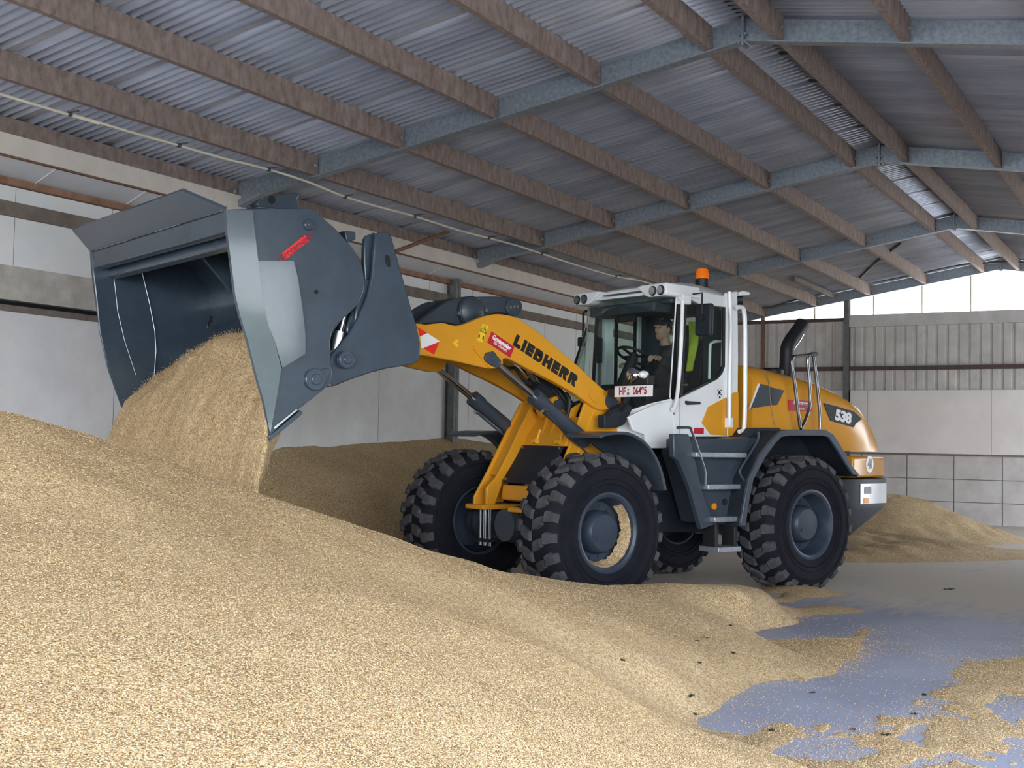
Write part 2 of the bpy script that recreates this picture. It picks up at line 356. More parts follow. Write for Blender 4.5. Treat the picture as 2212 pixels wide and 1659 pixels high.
struct(MB().prism([(YR - .05, zb(YR) + .24), (YR + .05, zb(YR) + .24), (YR + .05, zb(YR) + .31), (YR - .05, zb(YR) + .31)], X0 - .2, XE + .3, 'x').build('roof_ridge_seal', M['dark'], smooth=0))

# steel rafters: I-beams, two slopes and a ridge plate, one object for each frame
FRN = ['overhead frame nearest the open gable', 'nearest frame in view', 'second frame in view', 'third frame in view', 'frame against the end wall']
for k, x in enumerate(RX):
    root = tag(empty('steel_rafter', (x, YR, 0)), 'galvanised steel I-beam roof rafter, the %s' % FRN[k], 'rafter', 'galvanised steel rafters')
    for nm, ys in (('beam', (YR, 10.12)), ('beam', (YR, YRT - .1))):
        mb = MB()
        za, zc = zb(ys[0]) - YR * 0, zb(ys[1])
        def bar(x0, x1, lo, hi):
            mb.prism([(ys[0] - YR, za + lo), (ys[1] - YR, zc + lo), (ys[1] - YR, zc + hi), (ys[0] - YR, za + hi)], x0, x1, 'x')
        bar(-.06, .06, -.014, 0); bar(-.011, .011, .196, .21); bar(-.005, .005, 0, .2)
        mb.build(nm, M['galv'], root, smooth=0)
    zr = zb(YR)
    mb = MB().box(-.065, .065, -.012, .012, zr - .055, zr + .25)
    for s in (-1, 1): mb.cyl((-.075, s * .03, zr - .03), (.075, s * .03, zr - .03), .012, n=8).cyl((-.075, s * .03, zr + .05), (.075, s * .03, zr + .05), .012, n=8)
    mb.build('ridge_plate', M['galv'], root, smooth=0)
    if k < 4: 
        mb = MB().prism([(9.5 - YR, zb(9.5)), (10.12 - YR, zb(10.12)), (10.12 - YR, zb(10.12) - .10)], -.055, .055, 'x')
        mb.build('knee_bracket', M['galv'], root, smooth=0)

# timber purlins: one object for each length between two frames
PY = [('eave', 10.06), ('first', 8.868), ('second', 7.69), ('third', 6.512), ('fourth', 5.334), ('fifth', 4.156)]
PR = [('first', 3.465), ('second', 2.321), ('third', 1.15), ('fourth', -.03), ('fifth', -1.2)]
BAYS = [(X0, RX[0], 'over the open gable'), (RX[0], RX[1], 'before the nearest rafter in view'), (RX[1], RX[2], 'between nearest and second rafters'), (RX[2], RX[3], 'between second and third rafters'), (RX[3], XE - .01, 'in the bay at the end wall')]
ptab = {}
def purlin(xa, xb, y, label, group):
    L = xb - xa - 0.04; key = round(L, 2)
    sgn = 1
    ex = 0.02 if xb < XE - .1 else -.0
    root = tag(empty('timber_purlin', (xa + .02, y, zb(y))), label, 'purlin', group)
    if key not in ptab:
        me = MB().box(0, L, -.035, .035, 0.002, .238)
        ptab[key] = (me.build('board', M['wood'], root, smooth=0), MB().cyl((L - .06, -.034, .11), (L - .06, -.043, .11), .022, n=10).build('bolt', M['steel'], root))
    else:
        for s in ptab[key]:
            c = s.copy(); COL.objects.link(c); c.parent = root
    return root
for bi, (xa, xb, bn) in enumerate(BAYS):
    for nm, y in PY:
        if bi == 0 and nm == 'eave': pass
        lb = 'timber eave purlin over the long wall, %s' % bn if nm == 'eave' else 'timber roof purlin, %s up from the long wall, %s' % (nm, bn)
        purlin(xa, xb, y, lb, 'timber purlins of the slope over the loader')
    for nm, y in PR:
        purlin(xa, xb, y, 'timber roof purlin, %s beyond the ridge, %s' % (nm, bn), 'timber purlins of the far slope')

# long wall on the loader's far side, in its horizontal layers
def wl_(name, z0, z1, m, y0=YL, y1=YL + .2, xa=X0, xb=XE): return MB().box(xa, xb, y0, y1, z0, z1).build(name, M[m], smooth=0)
w = struct(empty('wall_left', (0, 0, 0)))
for nm, z0, z1, m, y0 in (('concrete_course', 0, 2.73, 'plaster', YL), 
                          ('smooth_board', 2.845, 3.185, 'sheet', YL), ('upper_panel', 3.185, 3.67, 'sheet', YL), ('top_panel', 3.81, 3.97, 'sheet', YL), ('outer_skin', 3.97, 4.6, 'void', YL + .17)):
    o = wl_(nm, z0, z1, m, y0); o.parent = w
wl_('ledge', 2.73, 2.79, 'rail', YL - .04, xb=10.6).parent = w
wl_('dark_slot', 2.79, 2.845, 'void', YL + .12, xb=10.6).parent = w
wl_('stained_board', 2.845, 3.185, 'beige', YL - .012, YL, xb=10.6).parent = w
wl_('concrete_lap', 2.73, 2.845, 'plaster', YL, xa=10.6).parent = w
# sheet joints of the long wall
mb = MB()
for x in np.arange(-3, 27, 2.45): mb.box(x + .3, x + .306, YL - .002, YL, 0, 2.73)
for x in np.arange(-3.2, 27, 1.25):
    mb.box(x + .75, x + .754, YL - .002, YL, 2.85, 3.18); mb.box(x + .15, x + .154, YL - .002, YL, 3.19, 3.97)
mb.build('panel_joint', M['rail'], w, smooth=0)
tag(wl_('wall_rail', 3.67, 3.81, 'rail', YL - .06, YL), 'dusty brown timber rail running along the long white wall', 'rail', kind='structure')
tag(wl_('wall_rail_upper', 3.975, 4.04, 'rustwood', YL - .07, YL), 'thin rust-brown rail under the grey soffit strip', 'rail', kind='structure')
for k, x in enumerate([9.35, 14.8, 20.2, 25.6]):
    pass
fb = struct(empty('trim_eaves'), 'pale board and grey soffit strip under the eaves')
mb = MB().prism([(10.0, 4.185), (YL, 4.04), (YL, 4.055), (10.0, 4.2)], X0, XE, 'x'); mb.build('soffit_strip', M['soffit'], fb, smooth=0)
xs = [X0] + [k for k in np.arange(1.98, 27, 2.5)] + [XE]
mb = MB()
for a, b in zip(xs[:-1], xs[1:]): mb.box(a + .004, b - .004, 9.985, 10.015, 4.18, 4.385)
mb.build('fascia_board', M['fascia'], fb, smooth=0)
mb = MB().box(X0, XE, 9.98, 10.02, 4.165, 4.182); mb.build('rust_edge', M['rust'], fb, smooth=0)
mb = MB()
for x in np.arange(-2.4, 27, 1.2): mb.prism([(10.02, 4.172), (10.33, 4.044), (10.33, 4.038), (10.02, 4.166)], x, x + .012, 'x')
mb.build('soffit_joint', M['sheet'], fb, smooth=0)

# steel posts of the long wall (H sections) behind the frames
for k, x in enumerate(RX):
    x -= .28
    mb = MB().box(x - .07, x + .07, YL - .17, YL - .158, 0, 4.06).box(x - .07, x + .07, YL - .012, YL, 0, 4.06).box(x - .005, x + .005, YL - .17, YL, 0, 4.06)
    tag(mb.build('wall_post', M['post'], smooth=0), 'grey steel H-section post on the long wall, under the %s' % FRN[k], 'post', 'steel posts of the long wall')

# end wall: block course, smooth panel, cladding, translucent strip
we = struct(empty('wall_end'))
MB().box(XE, XE + .2, YRT, YL + .2, 0, 1.43).build('block_course', M['block'], we, smooth=0)
mb = MB()
for y in np.arange(-2.0, 10.3, .965): mb.box(XE - .004, XE, y - .008, y + .008, 0, 1.43)
for z in (.46, .935): mb.box(XE - .004, XE, YRT, YL, z - .007, z + .007)
mb.build('block_joint', M['post'], we, smooth=0)
MB().box(XE - .04, XE + .1, YRT, YL, 1.43, 2.82).build('smooth_panel', M['concrete'], we, smooth=0)
mb = MB()
for y in (6.55, 4.0, 1.5, 9.1): mb.box(XE - .043, XE - .04, y, y + .006, 1.43, 2.82)
mb.box(XE - .046, XE - .04, YRT, YL, 1.43, 1.47)
mb.build('panel_seam', M['rail'], we, smooth=0)
def trapezoid(y0, y1, x, t, d=.03, p=.22):
    pts = []; y = y0
    while y < y1:
        pts += [(x, y), (x, y + p * .62), (x + d, y + p * .70), (x + d, y + p * .93)]; y += p
    return [(a, b) for a, b in pts if b <= y1]
pr = trapezoid(YRT, YL, XE + .03, 0)
mb = MB(); n = len(pr)
mb.add([(a, b, 2.82) for a, b in pr] + [(a, b, 4.44) for a, b in pr], [(i, i + 1, n + i + 1, n + i) for i in range(n - 1)])
mb.build('cladding', M['cladding'], we, smooth=0)
mb = MB(); n = len(pr)
def ztop(y): return zb(y) + .24
mb.add([(a, b, 4.44) for a, b in pr] + [(a, b, ztop(b)) for a, b in pr], [(i, i + 1, n + i + 1, n + i) for i in range(n - 1)])
wi = struct(empty('window_1'), 'bright translucent sheet strip in the gable above the cladding')
mb.build('translucent_sheet', M['poly'], wi, smooth=0)
mb = MB()
for y in (9.45, 7.75, 6.45, 5.42, 4.42, 3.3, 2.2, 1.0, -.2, -1.4): mb.box(XE + .0, XE + .025, y - .014, y + .014, 4.44, ztop(y) - .04)
mb.build('window_bar', M['cable'], wi, smooth=0)
tag(MB().box(XE - .06, XE, YRT, YL, 3.26, 3.35).build('wall_girt', M['girt'], smooth=0), 'dark brown girt across the grey end wall cladding', 'girt', kind='structure')
struct(MB().box(XE - .09, XE + .02, 7.05, YL, 4.36, 4.43).build('trim_1', M['girt'], smooth=0), 'dark sill under the translucent strip by the corner')
struct(MB().box(XE - .12, XE + .02, YRT, 6.95, 4.22, 4.48).build('trim_2', M['cladding'], smooth=0), 'grey beam under the translucent strip')
mb = MB().box(XE - .17, XE - .158, 6.94, 7.06, 0, zb(7)).box(XE - .04, XE - .028, 6.94, 7.06, 0, zb(7)).box(XE - .16, XE - .03, 6.995, 7.005, 0, zb(7))
tag(mb.build('wall_post', M['post'], smooth=0), 'grey galvanised post rising to the roof on the end wall', 'post')
tag(MB().box(XE - .1, XE, 8.89, 8.96, 3.3, 4.5).build('wall_post', M['rust'], smooth=0), 'short rusty post on the end wall near the corner', 'post')
tag(MB().box(RX[3] + 2.2, XE - .02, 7.24, 7.3, zb(7.27) + .1, zb(7.27) + .19).build('roof_batten', M['rail'], smooth=0), 'thin pale batten under the roof next to the end wall post', 'batten')

# unseen camera side: gates, piers, lintel; openings and closed middle sized to shape light
wr = struct(empty('unseen_wall_right'))
MB().box(25.4, XE, YRT - .2, YRT, 0, zb(YRT) + .25).build('unseen_closed_stretch', M['plaster'], wr, smooth=0)
MB().box(7.3, 20.2, YRT - .2, YRT, 0, 4.15).build('unseen_closed_middle', M['cladding'], wr, smooth=0)
MB().box(X0, 25.4, YRT - .2, YRT, 4.15, zb(YRT) + .25).build('unseen_gate_lintel', M['plaster'], wr, smooth=0)
MB().box(X0, X0 + .4, YRT - .2, YRT, 0, 4.2).build('unseen_gate_pier', M['plaster'], wr, smooth=0)
wf = struct(empty('wall_front'))
MB().box(X0 - .2, X0, 9.6, YL + .2, 0, 4.6).build('gable_pier', M['plaster'], wf, smooth=0)
MB().prism([(YRT, 4.7), (YL, 4.3), (YR, 5.8)], X0 - .2, X0, 'x').build('gable_board', M['plaster'], wf, smooth=0)
# hedge across the yard, seen mirrored in the paint
hb = MB(); rr = random.Random(3); rings = []
for i in range(40):
    x = -20 + i * 1.9; h = 4.0 + rr.random() * 2.2; d = 1.4 + rr.random() * .8
    rings.append([(x, -34 + d * math.cos(a) * (1 + .2 * rr.random()), max(-.1, h * .5 + h * .5 * math.sin(a) * (1 + .12 * rr.random()))) for a in [2 * math.pi * k / 12 for k in range(12)]])
hb.loft(rings); struct(hb.build('outside_hedge', M['hedge'], smooth=60), 'tall green hedge across the yard')

# pale cable strung under the first purlin, with clips
cp = [(X0, 8.95, 4.42)] + [(6.896,8.950,4.404),(7.632,8.950,4.412),(8.463,8.950,4.416),(8.990,8.950,4.425),(9.615,8.950,4.431),(10.341,8.950,4.457),(11.044,8.950,4.451),(11.714,8.950,4.409),(12.420,8.950,4.411),(13.187,8.950,4.426),(14.261,8.950,4.417),(15.070,8.950,4.434),(15.879,8.950,4.448),(16.681,8.950,4.439),(17.962,8.950,4.425),(19.401,8.950,4.434),(20.601,8.950,4.493),(22.163,8.950,4.471)]
cr = tag(empty('hanging_cable', (0, 0, 0)), 'long pale cable sagging along the roof above the bucket', 'cable')
MB().tube(smoothpath(cp, 5), .013, 8).build('cord', M['cable'], cr)
for p in cp[2::2]:
    MB().cyl((p[0] - .02, p[1], p[2]), (p[0] + .02, p[1], p[2]), .022, n=8).box(p[0] - .006, p[0] + .006, p[1] - .12, p[1] + .003, p[2] + .008, p[2] + .02).build('clip', M['dcable'], cr)
# dark cable looping in front of the end frame
ep = [(27.100,3.327,5.411),(27.100,3.739,5.448),(27.100,4.140,5.438),(27.100,4.522,5.437),(27.100,4.961,5.374),(27.100,5.276,5.309),(27.100,5.701,5.248),(27.100,6.187,5.175),(27.100,6.571,5.137),(27.100,7.017,5.059),(27.100,7.469,4.980),(27.100,7.871,4.897),(27.100,8.220,4.810),(27.100,8.633,4.711),(27.100,9.173,4.652)]
tag(MB().tube(smoothpath(ep, 4), .02, 6).build('roof_cable', M['dcable']), 'dark thin cable looping across the roof at the end wall', 'cable')
# rusty eaves brace beyond the bucket
bp_ = [(13.966,9.750,4.136),(15.470,9.750,4.686)]
tag(MB().obox((Vector(bp_[0]) + Vector(bp_[1])) / 2, (Vector(bp_[1]) - Vector(bp_[0]), (0, 1, 0), (1, 0, 3)), ((Vector(bp_[1]) - Vector(bp_[0])).length / 2 + .1, .02, .03)).build('eaves_brace', M['rust'], smooth=0), 'rusty flat brace under the eaves behind the bucket', 'brace')
# twisted wind-brace chain near the end wall
ch = [(23.315,4.988,5.352),(23.849,5.280,5.304),(24.449,5.620,5.247),(25.226,6.015,5.182),(26.033,6.393,5.120)]
tag(MB().tube(smoothpath(ch, 10), [.032 if i % 2 else .016 for i in range(41)], 6).build('bracing_chain', M['dcable']), 'dark twisted bracing chain under the roof near the end wall', 'chain')

# ================================================================== THE WHEEL LOADER (local: x forward, y to its left, z up, origin on the floor between the axles)
LD = tag(empty('wheel_loader', (12.364, 5.463, 0), math.radians(157.8)), 'yellow, white and grey wheel loader tipping barley from a raised high-dump bucket', 'wheel loader')
Y_ = M['yellow']; G_ = M['grey']; D_ = M['dark']
# ---- wheels
HZ, TR = 0.705, 0.742
def make_tyre():
    mb = MB()
    prof = [(.36, -.235), (.40, -.255), (.47, -.268), (.56, -.272), (.63, -.262), (.675, -.235), (.70, -.18), (.712, -.08), (.712, .08), (.70, .18), (.675, .235), (.63, .262), (.56, .272), (.47, .268), (.40, .255), (.36, .235)]
    mb.lathe(prof, 72)
    for rr_, s in ((.455, 1), (.50, 1), (.60, 1)):      # moulded sidewall rings
        for sg in (-1, 1): mb.lathe([(rr_ - .008, sg * .262), (rr_, sg * .276), (rr_ + .008, sg * .262)], 72)
    o = mb.build('tyre', [M['tyre'], M['lug']], smooth=50)
    lug = MB(); NP = 23
    def block(a0, pts, r0, r1):
        n = len(pts); ring = []
        for rr_, sh in ((r0, 1.0), (r1, .84)):
            cx = sum(p[0] for p in pts) / n; cy = sum(p[1] for p in pts) / n
            rg = []
            for px, py in pts:
                ax = cx + (px - cx) * sh; ay = cy + (py - cy) * sh
                drop = max(0, abs(ay) - .17) ** 2 * 5.5
                a = a0 + ax / .72; q = rr_ - drop
                rg.append((q * math.cos(a), ay, q * math.sin(a)))
            ring.append(rg)
        lug.loft(ring)
    for k in range(NP):
        for s in (-1, 1):
            a0 = 2 * math.pi * (k + (.5 if s > 0 else 0)) / NP
            block(a0, [(-.075, s * .008), (.022, s * .008), (.055, s * .075), (.075, s * .142), (-.015, s * .142), (-.055, s * .085)], .70, TR)
            block(a0 + .095, [(-.062, s * .158), (.042, s * .158), (.062, s * .20), (.045, s * .264), (-.05, s * .264), (-.062, s * .20)], .688, TR)
    l = lug.build('tread', M['lug'], smooth=30)
    bm = bmesh.new(); bm.from_mesh(o.data); k = len(bm.faces); bm.from_mesh(l.data); bm.faces.ensure_lookup_table()
    for f in bm.faces[k:]: f.material_index = 1
    for v in bm.verts:
        if v.co.z < -HZ + .002: v.co.y *= 1 + 1.2 * (-HZ + .002 - v.co.z); v.co.z = -HZ + .002
    bm.to_mesh(o.data); bm.free(); bpy.data.objects.remove(l)
    return o
def make_rim():
    mb = MB()
    mb.lathe([(.34, -.235), (.372, -.232), (.372, -.215), (.335, -.20), (.325, .0), (.335, .20), (.352, .222), (.378, .232), (.378, .246), (.355, .25), (.33, .235), (.318, .20), (.305, .12), (.29, .06), (.262, .045), (.20, .04), (.0, .04)], 56)
    mb.lathe([(.325, -.2), (.29, -.05), (.28, -.02), (.0, -.02)], 40)
    return mb.build('rim', M['rim'], smooth=40)
def make_hub():
    mb = MB().lathe([(.205, .03), (.205, .10), (.195, .15), (.175, .185), (.165, .195), (.0, .20)], 44)
    mb.cyl((.09, .19, -.06), (.09, .205, -.06), .018, n=10)
    for i in range(14):
        a = 2 * math.pi * i / 14; mb.cyl((.245 * math.cos(a), .03, .245 * math.sin(a)), (.245 * math.cos(a), .062, .245 * math.sin(a)), .014, n=6)
    return mb.build('hub', M['rim'], smooth=40)
ty, ri, hu = make_tyre(), make_rim(), make_hub()
for i, (x, s) in enumerate(((1.4875, 1), (1.4875, -1), (-1.4875, 1), (-1.4875, -1))):
    w_ = empty('wheel'); w_.parent = LD; w_.location = (x, s * .98, HZ); w_.rotation_euler = (0, 0, 0 if s > 0 else math.pi)
    for o in (ty, ri, hu):
        c = o if i == 0 else o.copy()
        if i: COL.objects.link(c)
        c.parent = w_
# ---- axles
for x in (1.4875, -1.4875):
    mb = MB().cyl((x, -.8, HZ), (x, .8, HZ), .15, n=24).cyl((x, -.62, HZ), (x, -.40, HZ), .21, n=28).cyl((x, .40, HZ), (x, .62, HZ), .21, n=28)
    mb.cyl((x - .2, 0, HZ), (x + .27, 0, HZ), .24, .16, n=24)
    mb.build('axle', G_, LD, smooth=40)

# ---- front frame: tower plates, axle seat, cross member
def plate(name, pts, y0, y1, m, parent=LD, bevel=.008): return MB().prism(pts, y0, y1, 'y').build(name, m, parent, bevel=bevel)
tower = [(0.906,2.022),(0.821,2.070),(0.717,2.083),(0.628,2.045),(0.626,1.968),(0.568,1.725),(0.558,1.635),(0.703,1.427),(1.215,1.423),(1.119,1.637),(0.989,1.892)]
ft = empty('front_frame'); ft.parent = LD
for y0, y1 in ((.36, .46), (-.46, -.36)): plate('tower_plate', tower, y0, y1, Y_, ft)
for y in (.505, -.505):
    mb = MB().prism(sm2([(0.814,2.037),(0.753,2.027),(0.726,1.983),(0.690,1.965),(0.751,1.925),(0.793,1.872),(0.863,1.908),(0.887,1.958),(0.865,2.016)], 3, True), y - .03 if y > 0 else y + .03, y, 'y')
    c = [(0.807,1.964)][0]; mb.cyl((c[0], y - .04, c[1]), (c[0], y + .012, c[1]), .02, n=12)
    mb.build('pivot_cover', G_, ft, smooth=30)
# leaning side plates of the front frame, belly panel and beam between them
wout = [(1.10, 2.0), (1.24, 1.93), (1.45, 1.58), (1.66, 1.22), (1.82, .97), (1.82, .87), (1.45, .87), (1.42, 1.05), (1.22, 1.35), (1.02, 1.7), (.95, 1.95)]
wnear = [(1.06, 1.97), (1.12, 1.93), (1.21, 1.72), (1.31, 1.50), (1.50, 1.12), (1.66, .97), (1.66, .87), (1.3, .87), (1.2, 1.1), (1.1, 1.3), (.95, 1.6), (.9, 1.95)]
winn = [(1.103,1.781),(1.143,1.630),(1.333,1.499),(1.604,1.133),(1.611,1.084),(1.702,0.876),(1.801,0.878),(1.803,1.073),(1.693,1.161),(1.521,1.430),(1.395,1.664),(1.250,1.895)]
for s in (1, -1):
    plate('wedge_plate', wout if s < 0 else wnear, s * .42, s * .455, Y_, ft, .01)
    if s < 0: plate('wedge_plate', winn, s * .24, s * .275, Y_, ft, .01)
    if s < 0: plate('wedge_web', [(1.20, 1.93), (1.43, 1.55), (1.64, 1.20), (1.62, 1.18), (1.40, 1.53), (1.17, 1.90)], s * .27, s * .43, Y_, ft, .006)
    plate('axle_seat', [(1.36, .85), (1.88, .85), (1.88, .90), (1.36, .90)], s * .20, s * .50, Y_, ft, .01)
MB().prism([(1.345, 1.50), (1.365, 1.50), (1.60, 1.12), (1.58, 1.115)], -.235, .415, 'y').build('belly_guard', D_, LD, bevel=.006)
for y in (-.2, .38): 
    MB().cyl((1.36, y, 1.47), (1.385, y, 1.48), .014, n=8).cyl((1.575, y, 1.15), (1.60, y, 1.16), .014, n=8).build('guard_bolt', M['steel'], LD)
MB().prism([(1.52, .93), (1.62, .95), (1.60, 1.10), (1.50, 1.10)], -.24, .52, 'y').build('front_beam', Y_, ft, bevel=.01)
MB().prism([(1.26, 1.50), (1.34, 1.50), (1.30, 1.60), (1.14, 1.80), (.95, 1.78), (.8, 1.55)], -.26, .42, 'y').build('cross_member', Y_, ft, bevel=.012)
for y in (-.02, .12, .26): MB().prism([(1.16, 1.62), (1.30, 1.58), (1.2, 1.85), (1.0, 1.95)], y - .012, y + .012, 'y').build('stiffener', Y_, ft, bevel=.005)
for y in (-.12, .12): MB().prism(sm2([(1.309,1.952),(1.283,1.991),(1.221,2.003),(1.103,1.967),(1.048,1.934),(1.055,1.851),(1.099,1.782),(1.198,1.779),(1.263,1.872)], 3, True), y - .03, y + .03, 'y').build('cylinder_lug', Y_, ft, smooth=30)
MB().prism(sm2([(1.272,1.940),(1.237,1.968),(1.183,1.970),(1.110,1.932),(1.114,1.904),(1.181,1.868),(1.244,1.886)], 3, True), .15, .175, 'y').build('lug_cover', G_, ft, smooth=30)
# bolts and steel pack under the axle seat
for s in (1, -1):
    for y in (.26, .34, .42):
        MB().cyl((1.74, s * y, .48), (1.74, s * y, .86), .016, n=8).build('clamp_bolt', M['steel'], ft)
    MB().box(1.62, 1.80, s * .22 if s > 0 else -.46, s * .46 if s > 0 else -.22, .52, .55).build('axle_clamp', D_, ft, bevel=.006)
# yellow weld bosses and hose ends
for p in [(1.653,1.549),(1.355,1.544)]:
    MB().cyl((p[0], .30, p[1]), (p[0], .36, p[1]), .03, n=10).cyl((p[0] - .005, .345, p[1]), (p[0] - .05, .345, p[1] + .11), .014, n=8).build('hose_union', [Y_], ft)

# ---- lift arms
arm = sm2([(3.901,2.305),(3.677,2.407),(3.406,2.526),(3.191,2.578),(3.085,2.577),(2.919,2.605),(2.835,2.597),(2.750,2.591),(2.636,2.622),(2.521,2.670),(2.405,2.712),(2.287,2.736),(2.166,2.736),(2.044,2.719),(1.919,2.670),(1.729,2.575),(1.518,2.453),(1.269,2.309),(1.031,2.155),(0.866,2.063),(0.754,2.059),(0.699,1.978),(0.768,1.899),(0.880,1.870),(1.017,1.888),(1.262,2.007),(1.591,2.136),(1.909,2.242),(2.126,2.318),(2.201,2.310),(2.245,2.242),(2.349,2.216),(2.511,2.231),(2.713,2.258),(2.939,2.280),(3.146,2.296),(3.399,2.270),(3.709,2.186),(3.885,2.166),(3.936,2.233)], 3, True)
arms = []
for y0, y1 in ((.42, .50), (-.50, -.42)):
    a = MB().prism(arm, y0, y1, 'y').build('lift_arm', Y_, LD, bevel=.01); arms.append(a)
arm0 = arms[0]
def on_arm(name, pts, m, y=.5, t=.003): return MB().prism(pts, y - .002, y + t, 'y').build(name, m, arm0, smooth=0)
# raised doubler plates on the arm
on_arm('doubler_plate', sm2([(2.551,2.411),(2.519,2.416),(2.386,2.392),(2.341,2.365),(2.220,2.313),(2.234,2.241),(2.367,2.222),(2.427,2.266),(2.495,2.327),(2.558,2.384)], 2, True), Y_, .5, .012)
on_arm('doubler_plate', sm2([(1.106,2.061),(1.043,2.069),(0.943,2.061),(0.896,1.988),(1.004,1.931),(1.114,2.007)], 2, True), Y_, .5, .012)
# pin covers and lettering
for y, p_ in ((.535, arms[0]), (-.535, arms[1])):
    s = 1 if y > 0 else -1
    pc = sm2([(2.440,2.323),(2.423,2.356),(2.375,2.370),(2.323,2.353),(2.262,2.309),(2.247,2.275),(2.268,2.238),(2.313,2.230),(2.395,2.261),(2.436,2.293)], 3, True)
    mb = MB().prism(pc, y - s * .035, y, 'y')
    c = [(2.344,2.308),(2.280,2.270)]
    mb.cyl((c[0][0], y - s * .02, c[0][1]), (c[0][0], y + s * .006, c[0][1]), .022, n=14)
    mb.build('pin_cover', G_, p_, bevel=.006)
    MB().cyl((c[1][0], y, c[1][1]), (c[1][0], y + s * .014, c[1][1]), .014, n=8).build('bolt', M['steel'], p_)
    c = [(0.807,1.964)][0]
def along(a, b): d = Vector((b[0] - a[0], 0, b[1] - a[1])); return d
def block_letters(word, origin, xdir, ydir, wdt, hgt, gap, t, m, parent, depth=.002):
    # heavy grotesque capitals cut as plates: u runs along the word, v up
    xd = Vector(xdir).normalized(); yd = Vector(ydir); yd = (yd - xd * yd.dot(xd)).normalized(); nd = xd.cross(yd)
    mb = MB(); u0 = 0
    def poly(p):
        n = len(p); q = [Vector(origin) + xd * (u0 + a) + yd * b for a, b in p]
        mb.add(q + [k + nd * depth for k in q], [tuple(range(n))[::-1], tuple(range(n, 2 * n))] + [(i, (i + 1) % n, n + (i + 1) % n, n + i) for i in range(n)])
    def rect(a, b, c_, d): poly([(a, c_), (b, c_), (b, d), (a, d)])
    def bowl(lo, hi, w):
        r = (hi - lo) / 2; cy = (hi + lo) / 2; cx = w - r; ri = r - t * .86
        rect(t * .9, cx, hi - t * .86, hi); rect(t * .9, cx, lo, lo + t * .86)
        for k in range(10):
            a0 = -math.pi / 2 + math.pi * k / 10; a1 = -math.pi / 2 + math.pi * (k + 1) / 10
            poly([(cx + ri * math.cos(a0), cy + ri * math.sin(a0)), (cx + r * math.cos(a0), cy + r * math.sin(a0)), (cx + r * math.cos(a1), cy + r * math.sin(a1)), (cx + ri * math.cos(a1), cy + ri * math.sin(a1))])
    h = hgt
    for ch in word:
        w = {'I': t, 'L': wdt * .82, 'E': wdt * .84}.get(ch, wdt)
        rect(0, t, 0, h)
        if ch == 'L': rect(t, w, 0, t * .95)
        if ch == 'E':
            for b in (0, (h - t * .8) / 2, h - t * .9): rect(t, w, b, b + t * .88)
        if ch == 'H': rect(w - t, w, 0, h); rect(t, w - t, (h - t * .9) / 2, (h + t * .9) / 2)
        if ch == 'B': bowl(h * .46, h, w * .95); bowl(0, h * .46 + t * .86, w)
        if ch == 'R': bowl(h * .42, h, w); poly([(w * .38, h * .48), (w * .38 + t, h * .48), (w * 1.04, 0), (w * 1.04 - t * 1.15, 0)])
        u0 += w + gap
    return mb.build('lettering', m, parent, smooth=0)
lt = [(2.091,2.454),(1.272,2.075),(2.056,2.570),(1.219,2.165)]
xd = along(lt[0], lt[1]); up3 = along(lt[0], lt[2]); LW = xd.length
th = (up3 - xd.normalized() * up3.dot(xd.normalized())).length
n_ = LW / (2.02 + .82 + .84 * 2 + 3)      # word width in letter widths
block_letters('LIEBHERR', (lt[0][0], .5005, lt[0][1]), xd, up3, LW * .1225, th, LW * .0175, LW * .046, M['blk'], arm0)
rp = [(2.347,2.567),(2.069,2.438),(2.119,2.331),(2.395,2.459)]
on_arm('red_sticker', rp, M['red'])
cx = sum(p[0] for p in rp) / 4; cz = sum(p[1] for p in rp) / 4
xd2 = along(rp[0], rp[1]); up2 = along(rp[3], rp[0])
off = up2 * .17
text('lettering', 'Grotemeier', M['wht'], arm0, (cx + off.x, .5035, cz + off.z), xd2, up2, .062, .001, .0025, .80)
off = up2 * -.16
text('lettering', 'fair mieten', M['wht'], arm0, (cx + off.x, .5035, cz + off.z), xd2, up2, .05, .001, 0, .80)
ws = [(2.455,2.632),(2.384,2.612),(2.416,2.538),(2.478,2.557)]; on_arm('warning_sticker', ws, M['yel'])
ws2 = [(2.484,2.552),(2.419,2.537),(2.450,2.454),(2.517,2.472)]; on_arm('warning_sticker', ws2, M['yel'])
tri = [(2.427,2.613),(2.412,2.541),(2.480,2.565)]
mb = MB()
for i in range(3):
    a, b = tri[i], tri[(i + 1) % 3]; mb.tube([(a[0], .5035, a[1]), (b[0], .5035, b[1])], .003, 4)
e = [(2.435,2.589),(2.442,2.565),(2.443,2.558),(2.445,2.553)]
mb.tube([(e[0][0], .5035, e[0][1]), (e[1][0], .5035, e[1][1])], .003, 4).tube([(e[2][0], .5035, e[2][1]), (e[3][0], .5035, e[3][1])], .003, 4)
for q in ([[(2.503,2.496),(2.496,2.528),(2.484,2.526),(2.488,2.496)]] + [[(2.455,2.482),(2.448,2.514),(2.436,2.518),(2.440,2.483)]]): mb.prism(q[0] if isinstance(q[0], list) else q, .5, .504, 'y')
mb.build('warning_symbol', M['blk'], arm0, smooth=0)
for q in ([(3.183,2.546),(3.076,2.500),(3.153,2.464)], [(2.943,2.431),(2.995,2.309),(3.117,2.360)]): on_arm('marker_triangle', q, M['redflo'], .5, .004)
on_arm('marker_panel', [(3.153,2.464),(3.076,2.500),(2.943,2.437),(2.943,2.431),(3.117,2.360),(3.134,2.358)], M['wht'])
for p in [(2.774,2.429),(2.750,2.448),(2.750,2.411)]: MB().cyl((p[0], .498, p[1]), (p[0], .507, p[1]), .016, n=12).build('grease_cap', M['yel'], arm0)
